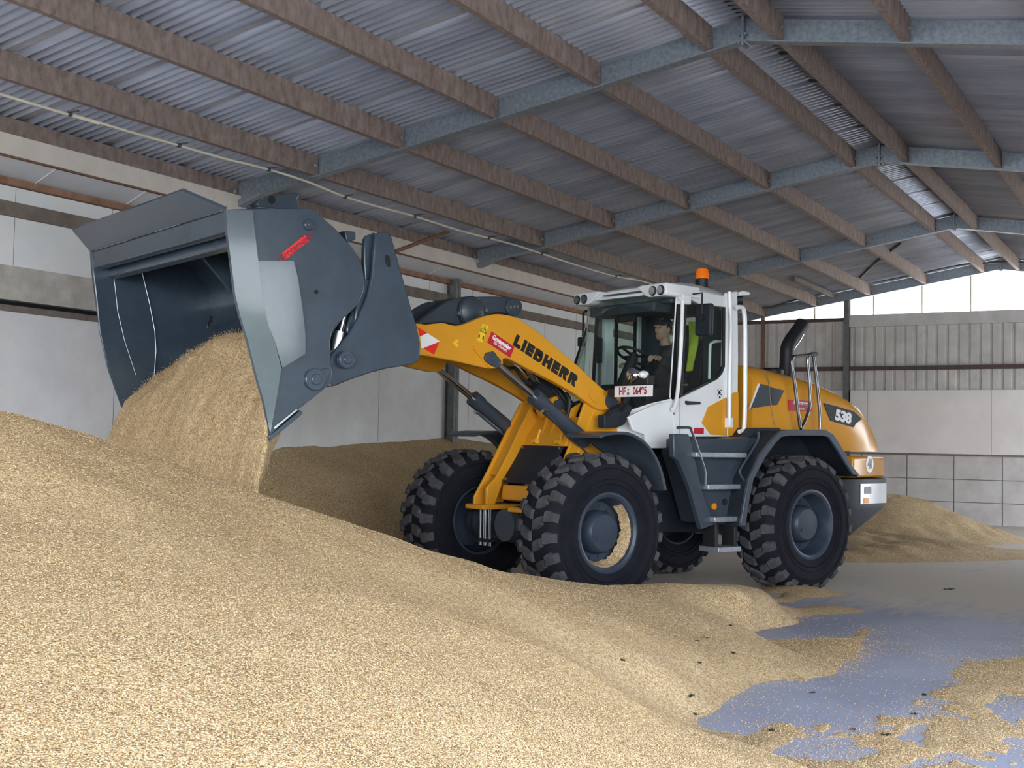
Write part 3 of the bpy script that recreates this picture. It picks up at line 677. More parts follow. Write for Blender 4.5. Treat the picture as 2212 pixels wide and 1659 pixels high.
# cross tube between the arms
c = [(2.441,2.448)][0]
MB().cyl((c[0], -.43, c[1]), (c[0], .43, c[1]), .11, n=24).build('cross_tube', Y_, LD)

# ---- lift cylinders
pT = [(2.347,2.308)][0]; pE = [(1.205,1.617)][0]; pM = [(1.841,1.942)][0]
for s in (1, -1):
    y = .50 * s
    a = V(pT[0], y * 1.0, pT[1]); b = V(pE[0] - .08, y * .98, pE[1] - .07); d = (b - a).normalized(); Lm = (V(pM[0], y, pM[1]) - a).length
    cy_ = empty('lift_cylinder'); cy_.parent = LD
    m_ = a + d * Lm
    MB().cyl(a, m_ + d * .1, .034, n=20).build('piston_rod', M['chrome'], cy_)
    MB().cyl(m_, m_ + d * .12, .082, n=24).cyl(m_ + d * .10, b, .072, n=24).build('barrel', G_, cy_, smooth=40)
    MB().cyl((a.x, y - .06 * s, a.z), (a.x, y + .005 * s, a.z), .075, n=22).build('rod_eye', G_, cy_)
    q = m_ + d * .12
    pth = [q + V(0, .05 * s, -.085), q + d * .25 + V(0, .03 * s, -.10), q + d * .45 + V(0, .0, -.11), b + V(.0, 0, -.1), b + V(-.02, -.02 * s, -.26), b + V(-.10, -.06 * s, -.36)]
    MB().tube(smoothpath(pth, 5), .012, 8).build('hydraulic_pipe', M['steel'] if s > 0 else G_, cy_)
    MB().cyl(q + V(.03, .05 * s, -.07), q + V(-.03, .05 * s, -.075), .028, n=8).build('hose_fitting', M['steel'], cy_)

# ---- tilt linkage on top, tilt cylinder between the arms
lev = sm2([(3.003,2.610),(2.854,2.724),(2.714,2.819),(2.613,2.869),(2.526,2.888),(2.319,2.917),(2.076,2.941),(1.857,2.943),(1.793,2.919),(1.768,2.861),(1.798,2.797),(1.853,2.770),(1.963,2.784),(2.072,2.787),(2.193,2.751),(2.313,2.707),(2.432,2.655),(2.549,2.627),(2.637,2.635),(2.723,2.640),(2.894,2.616)], 3, True)
tl = empty('tilt_lever'); tl.parent = LD
for y0, y1 in ((.16, .24), (-.24, -.16)): MB().prism(lev, y0, y1, 'y').build('lever_plate', G_, tl, bevel=.012)
c = [(2.423,2.767),(1.907,2.849)]
MB().cyl((c[0][0], -.28, c[0][1]), (c[0][0], .30, c[0][1]), .145, n=32).cyl((c[0][0], .30, c[0][1]), (c[0][0], .33, c[0][1]), .145, .10, n=32).build('pivot_hub', G_, tl, bevel=.012)
for p in [(2.483,2.813),(2.266,2.785),(2.370,2.875),(2.580,2.733)]: MB().cyl((p[0], .24, p[1]), (p[0], .31, p[1]), .02, n=8).build('bolt', M['steel'], tl)
MB().cyl((c[1][0], -.27, c[1][1]), (c[1][0], .27, c[1][1]), .085, n=24).build('link_pin', G_, tl, bevel=.01)
for p in [(1.945,2.845),(1.899,2.855),(1.860,2.858)]: MB().cyl((p[0], .25, p[1]), (p[0], .278, p[1]), .016, n=8).build('bolt', M['steel'], tl)
a = V(*[[(1.364,2.157)][0][0], 0, [(1.364,2.157)][0][1]]); b = V([(1.072,1.921)][0][0], 0, [(1.072,1.921)][0][1])
d = (b - a).normalized(); t0 = V(c[1][0], 0, c[1][1])
tc_ = empty('tilt_cylinder'); tc_.parent = LD
MB().cyl(a - d * .03, a + d * .62, .135, n=28).build('barrel', D_, tc_); MB().cyl(t0, a, .055, n=20).build('piston_rod', M['chrome'], tc_)
for k, (q0, q1) in enumerate(((.18, -.05), (-.18, .1), (.1, .05))):
    pth = smoothpath([t0 + V(.05, q0, -.25), t0 + V(-.1, q0 * .6, -.42), a + V(.12, q1, .1), a + V(-.16, q1 + .1, -.15), b + V(-.03, q1 + .15, -.25), b + V(-.05, q1 + .12, -.6)], 6)
    MB().tube(pth, .02, 8).build('hydraulic_hose', M['black'], tc_)
h = [(1.237,2.032),(1.196,1.980),(1.194,1.899),(1.227,1.784)]; MB().tube(smoothpath([(p[0], .30, p[1]) for p in h], 5), .022, 8).build('hydraulic_hose', M['black'], tc_)
h = [(1.989,2.280),(1.905,2.251),(1.813,2.256),(1.753,2.200),(1.683,2.137),(1.606,2.120)]; MB().tube(smoothpath([(p[0], .2, p[1]) for p in h], 5), .02, 8).build('hydraulic_hose', M['black'], tc_)

# ---- fenders
def fender(path, y0, y1, t, name='fender', lip=0.0, m=D_):
    P = sm2(path, 3); n = len(P); inner = []
    for i, p in enumerate(P):
        a = P[max(i - 1, 0)]; b = P[min(i + 1, n - 1)]; dx, dz = b[0] - a[0], b[1] - a[1]; L = math.hypot(dx, dz) or 1
        nx, nz = dz / L, -dx / L
        inner.append((p[0] + nx * t, p[1] + nz * t))
    q = P + inner[::-1]
    fe = MB().prism(q, y0, y1, 'y').build(name, m, LD, bevel=.008)
    if lip:
        far = [(p[0] + (i_[0] - p[0]) * lip / t, p[1] + (i_[1] - p[1]) * lip / t) for p, i_ in zip(P, inner)]
        yo = y1 if y1 > 0 else y0
        MB().prism(P + far[::-1], yo - .02, yo + .02, 'y').build('fender_lip', M['grey'], fe, bevel=.005)
    return fe
ff = [(1.593,1.580),(1.498,1.607),(1.289,1.620),(1.125,1.584),(0.990,1.508),(0.886,1.401),(0.807,1.268),(0.744,1.086)]
for s in (1, -1): fender(ff, .72 * s if s > 0 else -1.22, 1.22 if s > 0 else -.72, .03, m=G_)
for s in (1, -1):
    fi = [(1.387,1.608),(0.991,1.579),(0.767,1.399),(0.641,1.129),(0.613,1.019),(0.743,1.057),(0.866,1.228),(1.038,1.397),(1.222,1.492)]
    MB().prism(fi, s * .74, s * .76, 'y').build('fender_bracket', D_, LD, smooth=0)
rf = [(-0.339,0.718),(-0.387,0.948),(-0.457,1.204),(-0.633,1.451),(-0.830,1.623),(-0.951,1.708),(-1.157,1.723),(-1.711,1.732),(-1.854,1.682),(-2.001,1.546),(-2.184,1.339),(-2.327,1.238)]
rfi = [(-2.207,1.238),(-2.070,1.366),(-1.889,1.545),(-1.766,1.650),(-1.668,1.665),(-1.116,1.655),(-0.972,1.639),(-0.872,1.571),(-0.713,1.425),(-0.529,1.191),(-0.460,0.946),(-0.415,0.716)]
for s in (1, -1):
    MB().prism(rf + rfi, 1.20 * s, 1.235 * s, 'y').build('fender', M['grey'], LD, bevel=.006)
    MB().prism(rf, .745 * s, .76 * s, 'y').build('arch_wall', D_, LD, smooth=0)
    top = [(-0.339,0.718),(-0.457,1.204),(-0.633,1.451),(-0.830,1.623),(-0.951,1.708),(-1.157,1.723),(-1.711,1.732),(-1.854,1.682),(-2.001,1.546),(-2.184,1.339),(-2.327,1.238)]
    P = top; inn = [(p[0], p[1] - .02) for p in P]
    mb = MB(); n = len(P)
    mb.sheet([[(p[0], y, p[1] - .004) for y in ([.6 * s, 1.21 * s] if s > 0 else [1.21 * s, .6 * s])] for p in P], .02)
    mb.build('fender_top', D_, LD, smooth=30)
# ---- rear frame, steps, tank
MB().prism([(.25, .62), (.25, 1.35), (-.3, 1.62), (-2.6, 1.62), (-2.6, .75), (-1.9, .75), (-1.7, .95), (-1.2, .95), (-1.0, .6)], -.5, .5, 'y').build('rear_frame', D_, LD, bevel=.01)
MB().prism([(.9, .75), (.9, 1.25), (.1, 1.2), (.1, .7)], -.36, .36, 'y').build('articulation_joint', D_, LD, bevel=.01)
for z in (.8, 1.25): MB().cyl((.12, 0, z - .12), (.12, 0, z + .12), .13, n=20).build('joint_pin', D_, LD)
tank = [(0.209,1.598),(-0.528,1.610),(-0.686,1.633),(-0.948,1.610),(-0.750,1.302),(-0.655,1.039),(-0.581,0.712),(-0.101,0.737),(0.111,1.250),(0.206,1.465)]
MB().prism(tank, .62, 1.02, 'y').build('tank', M['grey'], LD, bevel=.012)
MB().prism(tank, -1.02, -.62, 'y').build('tank', M['grey'], LD, bevel=.012)
st = [(0.514,1.643),(0.294,1.643),(0.233,1.478),(0.080,1.049),(-0.095,0.760),(-0.092,0.729),(0.092,0.689),(0.263,1.101),(0.430,1.376),(0.505,1.413)]
for s in (1, -1):
    MB().prism(st, s * 1.03, s * 1.10, 'y').build('stair_side', M['grey'], LD, bevel=.01)
sp = [[(0.253,1.464),(-0.499,1.466),(-0.499,1.416),(0.252,1.423)], [(0.083,1.143),(-0.407,1.140),(-0.398,1.092),(0.083,1.100)], [(-0.023,0.813),(-0.392,0.809),(-0.393,0.761),(-0.024,0.770)], [(-0.079,0.508),(-0.425,0.508),(-0.426,0.454),(-0.085,0.461)]]
for q in sp:
    x0 = min(p[0] for p in q); x1 = max(p[0] for p in q); z0 = min(p[1] for p in q); z1 = max(p[1] for p in q)
    MB().box(x0, x1, .90, 1.17, z0, z1).build('step', M['tread'], LD, bevel=.006)
x0 = min(p[0] for p in sp[3]); x1 = max(p[0] for p in sp[3]); zz = sp[3][0][1]
for x in (x0 + .03, x1 - .03): MB().box(x - .025, x + .025, .95, 1.12, zz - .02, zz + .28).build('step_strap', M['black'], LD, bevel=.004)
c = [(-0.163,0.913),(-0.324,0.955)]; MB().cyl((c[0][0], 1.0, c[0][1]), (c[0][0], 1.035, c[0][1]), .034, n=20).build('side_reflector', M['amberp'], LD)
MB().cyl((c[1][0], 1.0, c[1][1]), (c[1][0], 1.03, c[1][1]), .036, n=20).build('filler_hole', M['black'], LD)
hr = [(0.525,1.704),(0.352,1.707),(0.315,1.666),(0.250,1.542),(0.156,1.355),(0.118,1.255),(0.119,1.129)]; MB().tube(smoothpath([(p[0], 1.16, p[1]) for p in hr], 4), .014, 8).build('step_handrail', M['grey'], LD)
hr = [(-0.653,1.685),(-0.658,1.607),(-0.523,1.449),(-0.393,1.306),(-0.386,1.248),(-0.445,1.183)]; MB().tube(smoothpath([(p[0], 1.18, p[1]) for p in hr], 4), .013, 8).build('step_handrail', M['grey'], LD)
# bonnet skirt above the arch
MB().prism([(-0.569,1.603),(-0.787,1.647),(-0.876,1.732),(-1.236,1.744),(-1.300,1.709),(-1.113,1.599),(-0.951,1.475),(-0.769,1.465)], .6, .98, 'y').build('fender_step', D_, LD, bevel=.008)

# ---- bonnet
hp = sm2([(-1.078,2.430),(-1.296,2.423),(-1.535,2.401),(-1.763,2.374),(-1.976,2.348),(-2.268,2.309),(-2.510,2.255),(-2.816,2.172),(-3.070,2.079),(-3.209,2.004),(-3.310,1.909),(-3.412,1.765),(-3.484,1.631),(-3.520,1.484)], 3)
mb = MB(); rings = []
N = len(hp)
for i, (x, z) in enumerate(hp):
    k = i / (N - 1)
    # sections: perpendicular-ish cuts, fanning round the tail
    zbot = 1.50
    hw = .74 - .10 * max(0, k - .55) / .45
    ang = 0
    sec = []
    top = z
    for yy, dz in ((-hw, None), (-hw, .45), (-hw + .015, .16), (-hw + .07, .06), (-hw + .20, .0), (-.2, -.02), (.2, -.02), (hw - .20, .0), (hw - .07, .06), (hw - .015, .16), (hw, .45), (hw, None)):
        zz_ = zbot if dz is None else max(zbot, top - dz * (1 if top - zbot > .45 else max(.05, (top - zbot) / .45)))
        sec.append((x, yy, zz_))
    rings.append(sec)
mb.loft(rings)
hood = mb.build('bonnet', Y_, LD, smooth=50)
def on_side(name, pts, m, y, t=.006, parent=None): return MB().prism(pts, y - .01, y + t, 'y').build(name, m, parent or hood, smooth=0)
HY = .742
on_side('grille_panel', [(-1.195,2.226),(-1.342,2.207),(-1.367,1.991),(-1.033,1.947)], M['grey'], HY)
on_side('grille_panel', [(-1.368,2.195),(-1.602,2.168),(-1.486,2.004),(-1.443,1.996),(-1.401,1.995)], M['grey'], HY)
on_side('trim_strip', [(-1.195,2.228),(-1.170,2.223),(-1.021,1.944),(-1.038,1.947)], M['wht'], HY)
q = [(-1.260,2.379),(-1.347,2.233),(-1.375,1.994),(-1.446,1.768)]; MB().tube(smoothpath([(p[0], HY, p[1]) for p in q], 5), .006, 6).build('panel_seam', M['rail'], hood)
q = [(-1.012,2.229),(-1.347,2.210),(-1.718,2.193),(-2.147,2.234)]; 
rs = [(-1.688,2.067),(-2.090,2.068),(-2.086,1.953),(-1.686,1.945)]; on_side('red_sticker', rs, M['red'], HY, .007)
cx = sum(p[0] for p in rs) / 4; cz = sum(p[1] for p in rs) / 4
text('lettering', 'Grotemeier', M['wht'], hood, (cx, HY + .0075, cz + .028), (-1, 0, -.02), (0, 0, 1), .06, .001, .002, .85)
text('lettering', 'fair mieten', M['wht'], hood, (cx, HY + .0075, cz - .035), (-1, 0, -.02), (0, 0, 1), .042, .001, 0, .85)
bd = [(-2.317,2.053),(-2.552,2.023),(-2.878,1.974),(-3.038,1.889),(-2.918,1.826),(-2.883,1.784),(-2.438,1.850)]
on_side('model_badge', bd, M['dark'], .735, .008)
text('lettering', '538', M['wht'], hood, (([(-2.677,1.899)][0])[0], .744, ([(-2.677,1.899)][0])[1]), along([(-2.478,1.927)][0], [(-2.898,1.867)][0]), (.1, 0, 1), .165, .002, .009, 1.22)
# exhaust and its ladder rail
ex = [(-2.533,2.391),(-2.550,2.514),(-2.558,2.636),(-2.566,2.735),(-2.631,2.837),(-2.726,2.930),(-2.821,3.024),(-2.859,3.074)]
MB().tube(smoothpath([(p[0], 0, p[1]) for p in ex], 4), .085, 16).build('exhaust_pipe', M['black'], LD, smooth=60)
MB().tube(smoothpath([(p[0] - .0, -.02, p[1]) for p in [(-2.648,2.691),(-2.709,2.762),(-2.804,2.855),(-2.870,2.934)]], 4), .03, 10).build('exhaust_trim', M['chrome'], LD)
c = [(-2.299,2.458)][0]; MB().cyl((c[0], 0, c[1] - .15), (c[0], 0, c[1] + .02), .13, n=24).build('air_intake', M['black'], LD, bevel=.02)
r1 = [(-1.670,1.751),(-1.634,1.906),(-1.569,2.227),(-1.515,2.448),(-1.531,2.524),(-1.574,2.542),(-1.837,2.572),(-1.944,2.590)]
MB().tube(smoothpath([(p[0], .92, p[1]) for p in r1], 4), .019, 10).build('bonnet_handrail', M['rail_steel'], LD)
r1 = [(-1.679,1.740),(-1.766,1.854),(-1.839,2.036),(-1.823,2.272),(-1.788,2.508),(-1.819,2.571),(-1.872,2.589),(-1.953,2.587)]
MB().tube(smoothpath([(p[0], .92, p[1]) for p in r1], 4), .019, 10).build('bonnet_handrail', M['rail_steel'], LD)
r1 = [(-2.021,1.748),(-2.014,1.918),(-1.956,2.267),(-1.894,2.559)]
MB().tube(smoothpath([(p[0], .92, p[1]) for p in r1], 4), .019, 10).build('bonnet_handrail', M['rail_steel'], LD)

# ---- counterweight and rear bumper
SA, SB = V(-2.40, 1.09, 0), V(-3.22, .93, 0)
def cwy(x): return SA.y + (x - SA.x) / (SB.x - SA.x) * (SB.y - SA.y)
half = [(-2.40, 1.09), (-3.22, .93), (-3.34, .80), (-3.40, .5)]
cwp = half + [(x, -y) for x, y in half[::-1]]
cw = empty('counterweight'); cw.parent = LD
MB().prism(cwp, 1.20, 1.44, 'z').build('upper_block', Y_, cw, bevel=.03, seg=3)
mb = MB()
def lowring(z, xe, k):
    h_ = [(-2.15, 1.05), (-2.40, 1.09)] + [(max(x, xe), y) for x, y in ((-3.24, .935), (-3.37, .80), (-3.43, .5))]
    return [(x, y * k, z) for x, y in h_] + [(x, -y * k, z) for x, y in h_[::-1]]
mb.loft([lowring(.55, -2.62, .97), lowring(.84, -3.20, 1), lowring(.90, -3.5, 1), lowring(1.19, -3.5, 1)])
mb.build('lower_block', D_, cw, bevel=.012)
mb = MB(); sv = [(-2.58, cwy(-2.58) + .012), (-3.24, .947), (-3.38, .81), (-3.44, .5)]
mb.sheet([[(x, y, z) for z in (.90, 1.0, 1.13)] for x, y in sv], -.012); mb.build('rear_corner_panel', M['silver'], cw, smooth=50)
for nm, q, m in (('indicator', [(-2.648,0.969),(-2.767,0.967),(-2.768,0.905),(-2.648,0.907)], M['amberp']), ('lamp_recess', [(-2.664,1.094),(-2.838,1.100),(-2.839,1.020),(-2.664,1.015)], M['rim'])):
    xs = [p[0] for p in q]; zs_ = [p[1] for p in q]; a, b = max(xs), min(xs)
    mb = MB().add([(a, cwy(a) + .010, min(zs_)), (b, cwy(b) + .010, min(zs_)), (b, cwy(b) + .010, max(zs_)), (a, cwy(a) + .010, max(zs_)), (a, cwy(a) + .018, min(zs_)), (b, cwy(b) + .018, min(zs_)), (b, cwy(b) + .018, max(zs_)), (a, cwy(a) + .018, max(zs_))], [(0, 1, 2, 3), (7, 6, 5, 4), (0, 4, 5, 1), (1, 5, 6, 2), (2, 6, 7, 3), (3, 7, 4, 0)])
    mb.build(nm, m, cw, smooth=0)
c = [(-2.822,1.354)][0]
dirp = (SB - SA).normalized(); nrm = V(dirp.y, -dirp.x, 0); nrm = nrm if nrm.y > 0 else -nrm; pc_ = V(c[0], cwy(c[0]), c[1])
MB().cyl(pc_ - nrm * .01, pc_ + nrm * .004, .098, n=32).build('speed_disc', M['wht'], cw)
text('lettering', '40', M['blk'], cw, tuple(pc_ + nrm * .005), dirp, (0, 0, 1), .165, .001, .004, .66)

# ---- high-dump bucket and its carrier
BK = empty('bucket'); BK.parent = LD
B_ = M['bucket']
front = [(5.486,3.182),(5.467,3.011),(5.430,2.787),(5.391,2.562),(5.350,2.426),(5.277,2.227),(5.200,1.976),(5.138,1.800),(5.090,1.622),(5.076,1.545)]
tipl = [(4.877,1.724),(4.748,1.820),(4.631,1.908),(4.572,1.960),(4.565,2.033),(4.579,2.106)]
rear = [(4.579,2.174),(4.592,2.254),(4.579,2.345),(4.550,2.402),(4.479,2.462),(4.396,2.533),(4.335,2.602),(4.300,2.698),(4.295,2.781),(4.316,2.881),(4.356,2.960),(4.410,3.019),(4.475,3.075),(4.561,3.148),(4.646,3.201),(4.708,3.243),(4.760,3.270),(4.821,3.281)]
topf = [(4.865,3.271),(5.140,3.235),(5.322,3.208)]
sidep = front + tipl + rear + topf
for s in (1, -1):
    sp_ = MB().prism(sidep, s * 1.36, s * 1.40, 'y').build('side_plate', B_, BK, bevel=.006)
    # bevelled wear strip along the cutting edge of the side plate
    fr2 = [(5.486,3.182),(5.467,3.011),(5.430,2.787),(5.391,2.562),(5.350,2.426),(5.277,2.227),(5.200,1.976),(5.138,1.800),(5.083,1.570)]; rr2 = [(5.283,3.198),(5.257,3.034),(5.219,2.794),(5.186,2.566),(5.130,2.364),(5.070,2.240),(5.011,2.049),(5.046,1.803),(5.085,1.571)]
    mbs = MB(); n = 9
    mbs.add([(p[0], s * 1.402, p[1]) for p in fr2] + [(p[0], s * 1.420, p[1]) for p in rr2] + [(p[0], s * 1.39, p[1]) for p in fr2] + [(p[0], s * 1.39, p[1]) for p in rr2],
            [(i, i + 1, n + i + 1, n + i) for i in range(n - 1)] + [(n + i, n + i + 1, 3 * n + i + 1, 3 * n + i) for i in range(n - 1)] + [(2 * n + i, 2 * n + i + 1, i + 1, i) for i in range(n - 1)] + [(3 * n + i, 3 * n + i + 1, 2 * n + i + 1, 2 * n + i) for i in range(n - 1)] + [(0, n, 3 * n, 2 * n), (n - 1, 3 * n - 1, 4 * n - 1, 2 * n - 1)])
    mbs.build('wear_strip', B_, sp_, smooth=20)
    wpl = [(5.220,2.833),(4.932,2.864),(4.891,2.724),(4.851,2.517),(4.820,2.309),(4.816,2.165),(5.001,2.050),(5.065,2.241),(5.125,2.365),(5.181,2.567)]
    xm_ = (min(p[0] for p in wpl), max(p[0] for p in wpl)); n = len(wpl)
    wy2 = lambda x: 1.404 + .022 * (xm_[1] - x) / (xm_[1] - xm_[0])
    MB().add([(p[0], s * wy2(p[0]), p[1]) for p in wpl] + [(p[0], s * 1.39, p[1]) for p in wpl], [tuple(range(n)), tuple(range(n, 2 * n))[::-1]] + [(i, n + i, n + (i + 1) % n, (i + 1) % n) for i in range(n)]).build('wear_plate', B_, sp_, smooth=20)
    bo = [(4.723,1.977),(4.450,2.144),(4.813,3.150)]
    for (x, z), r in zip(bo, (.085, .07, .04)):
        MB().cyl((x, s * 1.38, z), (x, s * 1.43, z), r, n=28).cyl((x, s * 1.42, z), (x, s * 1.445, z), r * .5, n=20).build('pin_boss', B_, sp_, bevel=.006)
    if s > 0:
        lug = sm2([(4.782,1.974),(4.764,2.020),(4.709,2.045),(4.638,2.066),(4.608,2.063),(4.597,2.037),(4.621,1.991),(4.650,1.927),(4.705,1.897),(4.765,1.904)], 2, True)
        MB().prism(lug, 1.395, 1.42, 'y').build('pin_lug', B_, sp_, bevel=.006)
        q = [(4.724,2.647)]; MB().cyl((q[0][0], 1.395, q[0][1]), (q[0][0], 1.404, q[0][1]), .018, n=14).build('drain_hole', M['void'], sp_)
        st_ = [(5.026,2.909),(4.835,3.071),(4.795,3.031),(4.986,2.872)]
        rsx = MB().prism(st_, 1.395, 1.404, 'y').build('red_sticker', M['redflo'], sp_, smooth=0)
        cx = sum(p[0] for p in st_) / 4; cz = sum(p[1] for p in st_) / 4
        text('lettering', 'Grotemeier', M['dred'], rsx, (cx, 1.4045, cz), along(st_[0], st_[1]), along(st_[3], st_[0]), .085, .001, .002, .85)
# shell: floor, curved back and roof between the side plates
shell = [(5.066,1.558),(4.867,1.744),(4.650,1.924)] + [(4.584,2.183),(4.557,2.330),(4.467,2.460),(4.384,2.533),(4.323,2.605),(4.290,2.700),(4.285,2.784),(4.307,2.884),(4.346,2.963),(4.398,3.022),(4.464,3.079),(4.550,3.152),(4.634,3.205),(4.697,3.247),(4.759,3.269)] + [(4.854,3.266),(5.130,3.232),(5.312,3.208),(5.463,3.186)]
sp2 = sm2(shell, 3)
mb = MB().sheet([[(x, y, z) for y in (-1.36, -.45, .45, 1.36)] for x, z in sp2], -.03)
mb.build('shell', B_, BK, smooth=40)
inr = [(5.496,3.186),(5.073,3.249),(5.026,3.078),(4.932,2.748),(4.874,2.495),(4.856,2.319),(4.867,2.060),(4.937,1.913),(5.143,1.731),(5.301,2.118),(5.392,2.458),(5.434,2.769)]
MB().prism(inr, -1.365, -1.345, 'y').build('inner_wear_plate', B_, BK, bevel=.012)
MB().tube([(p[0], -1.343, p[1]) for p in [(5.074,3.246),(5.027,3.077),(4.933,2.748),(4.874,2.495),(4.857,2.318),(4.868,2.060),(4.930,1.921)]], .004, 6).build('edge_glint', M['steel'], BK)  # thin bright tubes added as painted glints along the bent inner edges
MB().tube([(p[0], -1.343, p[1]) for p in [(5.308,3.128),(5.264,2.878),(5.232,2.659),(5.159,2.395),(5.042,2.084)]], .002, 6).build('edge_glint', M['steel'], BK)
# reinforcing fold lines inside on the far side plate, cutting edge with its wear bar
e0, e1 = [(5.076,1.545),(4.905,1.681)]
d2 = (Vector((e1[0], 0, e1[1])) - Vector((e0[0], 0, e0[1]))); u2 = d2.normalized(); n2 = Vector((u2.z, 0, -u2.x))
c = Vector((e0[0], 0, e0[1])) + u2 * .14
MB().obox(c + n2 * -.012, (u2, (0, 1, 0), n2), (.17, 1.415, .016)).build('cutting_edge', B_, BK, bevel=.005)
MB().obox(c + u2 * .03 + n2 * .025, (u2, (0, 1, 0), n2), (.12, .16, .01)).xf(Matrix.Translation((0, 1.25, 0))).build('edge_wear_bar', M['steel'], BK, bevel=.004)
# spill guard: leaning trapezoid over the mouth with a ledge behind it
cx0, cz0 = [(5.483,3.180)][0]; lx, lz = 5.722, 3.322
mb = MB().sheet([[(cx0, -1.40, cz0), (cx0, 1.40, cz0)], [(lx, -1.19, lz), (lx, 1.157, lz)]], .022)
mb.build('spill_guard', B_, BK, smooth=0)
MB().prism([(cx0 + .0, cz0 - .01), (cx0 - .03, cz0 - .15), (cx0 - .10, cz0 - .16), (cx0 - .10, cz0 - .01)], -1.36, 1.36, 'y').build('guard_ledge', B_, BK, bevel=.006)
MB().prism([(cx0 - .16, cz0 - .04), (cx0 - .16, cz0 - .22), (cx0 - .22, cz0 - .24), (cx0 - .25, cz0 - .02)], -1.36, 1.36, 'y').build('inner_stiffener', B_, BK, bevel=.006)
MB().prism([(4.75, 3.2), (5.2, 3.2), (4.75, 2.75)], -.02, .02, 'y').build('inner_rib', B_, BK, smooth=0)
# lugs on the bucket roof
tl_ = sm2([(4.575,3.508),(4.544,3.572),(4.463,3.614),(4.347,3.645),(4.178,3.676),(4.210,3.610),(4.192,3.551),(4.242,3.529)], 2, True)
for y in (-.10, .06): MB().prism(tl_, y - .03, y + .03, 'y').build('roof_lug', B_, BK, bevel=.008)
q = [(4.450,3.584)][0]; MB().cyl((q[0], .08, q[1]), (q[0], .094, q[1]), .035, n=18).build('lug_hole', M['void'], BK)
# carrier frame behind the bucket
CR = empty('bucket_carrier'); CR.parent = LD
cp_ = [(4.177,3.165),(4.139,3.184),(4.073,3.198),(4.030,3.178),(3.991,3.071),(3.918,2.869),(3.833,2.639),(3.759,2.454),(3.721,2.312),(3.715,2.246),(3.740,2.177),(3.797,2.141),(3.853,2.131),(4.020,2.103),(4.184,2.059),(4.344,2.005),(4.500,1.942),(4.608,1.919),(4.585,2.030),(4.553,2.175),(4.406,2.333),(4.315,2.487),(4.244,2.651),(4.200,2.832),(4.189,3.002)]
for s in (1, -1):
    MB().prism(cp_, s * 1.315, s * 1.355, 'y').build('carrier_plate', B_, CR, bevel=.012)
inner = [(4.234,3.126),(4.186,3.168),(4.120,3.181),(4.138,3.024),(4.149,2.853),(4.188,2.661),(4.265,2.495),(4.357,2.349),(4.380,2.403),(4.330,2.541),(4.263,2.617),(4.230,2.713),(4.225,2.798),(4.239,2.938)]
for s in (1, -1): MB().prism(sm2(inner, 2, True), s * 1.24, s * 1.29, 'y').build('carrier_rib', B_, CR, bevel=.012)
sl = [(4.087,2.994),(4.060,3.009),(4.039,2.989),(4.030,2.924),(4.052,2.912),(4.075,2.938)]; MB().prism(sm2(sl, 2, True), 1.352, 1.358, 'y').build('plate_slot', M['void'], CR, smooth=0)
bk = [(4.371,3.188),(4.269,3.191),(4.262,3.131),(4.342,3.094),(4.353,3.111)]; MB().prism(bk, 1.10, 1.20, 'y').build('hose_guard', B_, CR, bevel=.008)
bk = [(4.599,3.215),(4.536,3.214),(4.482,3.165),(4.427,3.102),(4.416,3.085),(4.482,3.151),(4.536,3.191)]; MB().tube(smoothpath([(p[0], 1.2, p[1]) for p in [(4.594,3.211),(4.536,3.205),(4.492,3.155),(4.438,3.101),(4.352,3.083)]], 4), .02, 8).build('hose', M['black'], CR)
# cross beam and arm brackets
MB().prism([(3.88, 2.22), (4.35, 2.22), (4.3, 2.8), (4.02, 2.8)], -1.32, 1.32, 'y').build('cross_beam', B_, CR, bevel=.01)
# tipping cylinders
for s in (1, -1):
    a = [(4.448,2.257)][0]; b = [(4.406,2.459)][0]; c_ = [(4.353,2.668)][0]
    th = empty('tip_cylinder'); th.parent = CR
    A = V(a[0], s * 1.25, a[1]); B2 = V(b[0], s * 1.25, b[1]); C2 = V(c_[0], s * 1.25, c_[1])
    MB().cyl(A - (B2 - A) * .25, A + (B2 - A) * .55, .06, n=20).build('barrel', M['steel'] if s > 0 else G_, th)
    MB().cyl(A, C2, .03, n=16).build('piston_rod', M['chrome'], th)

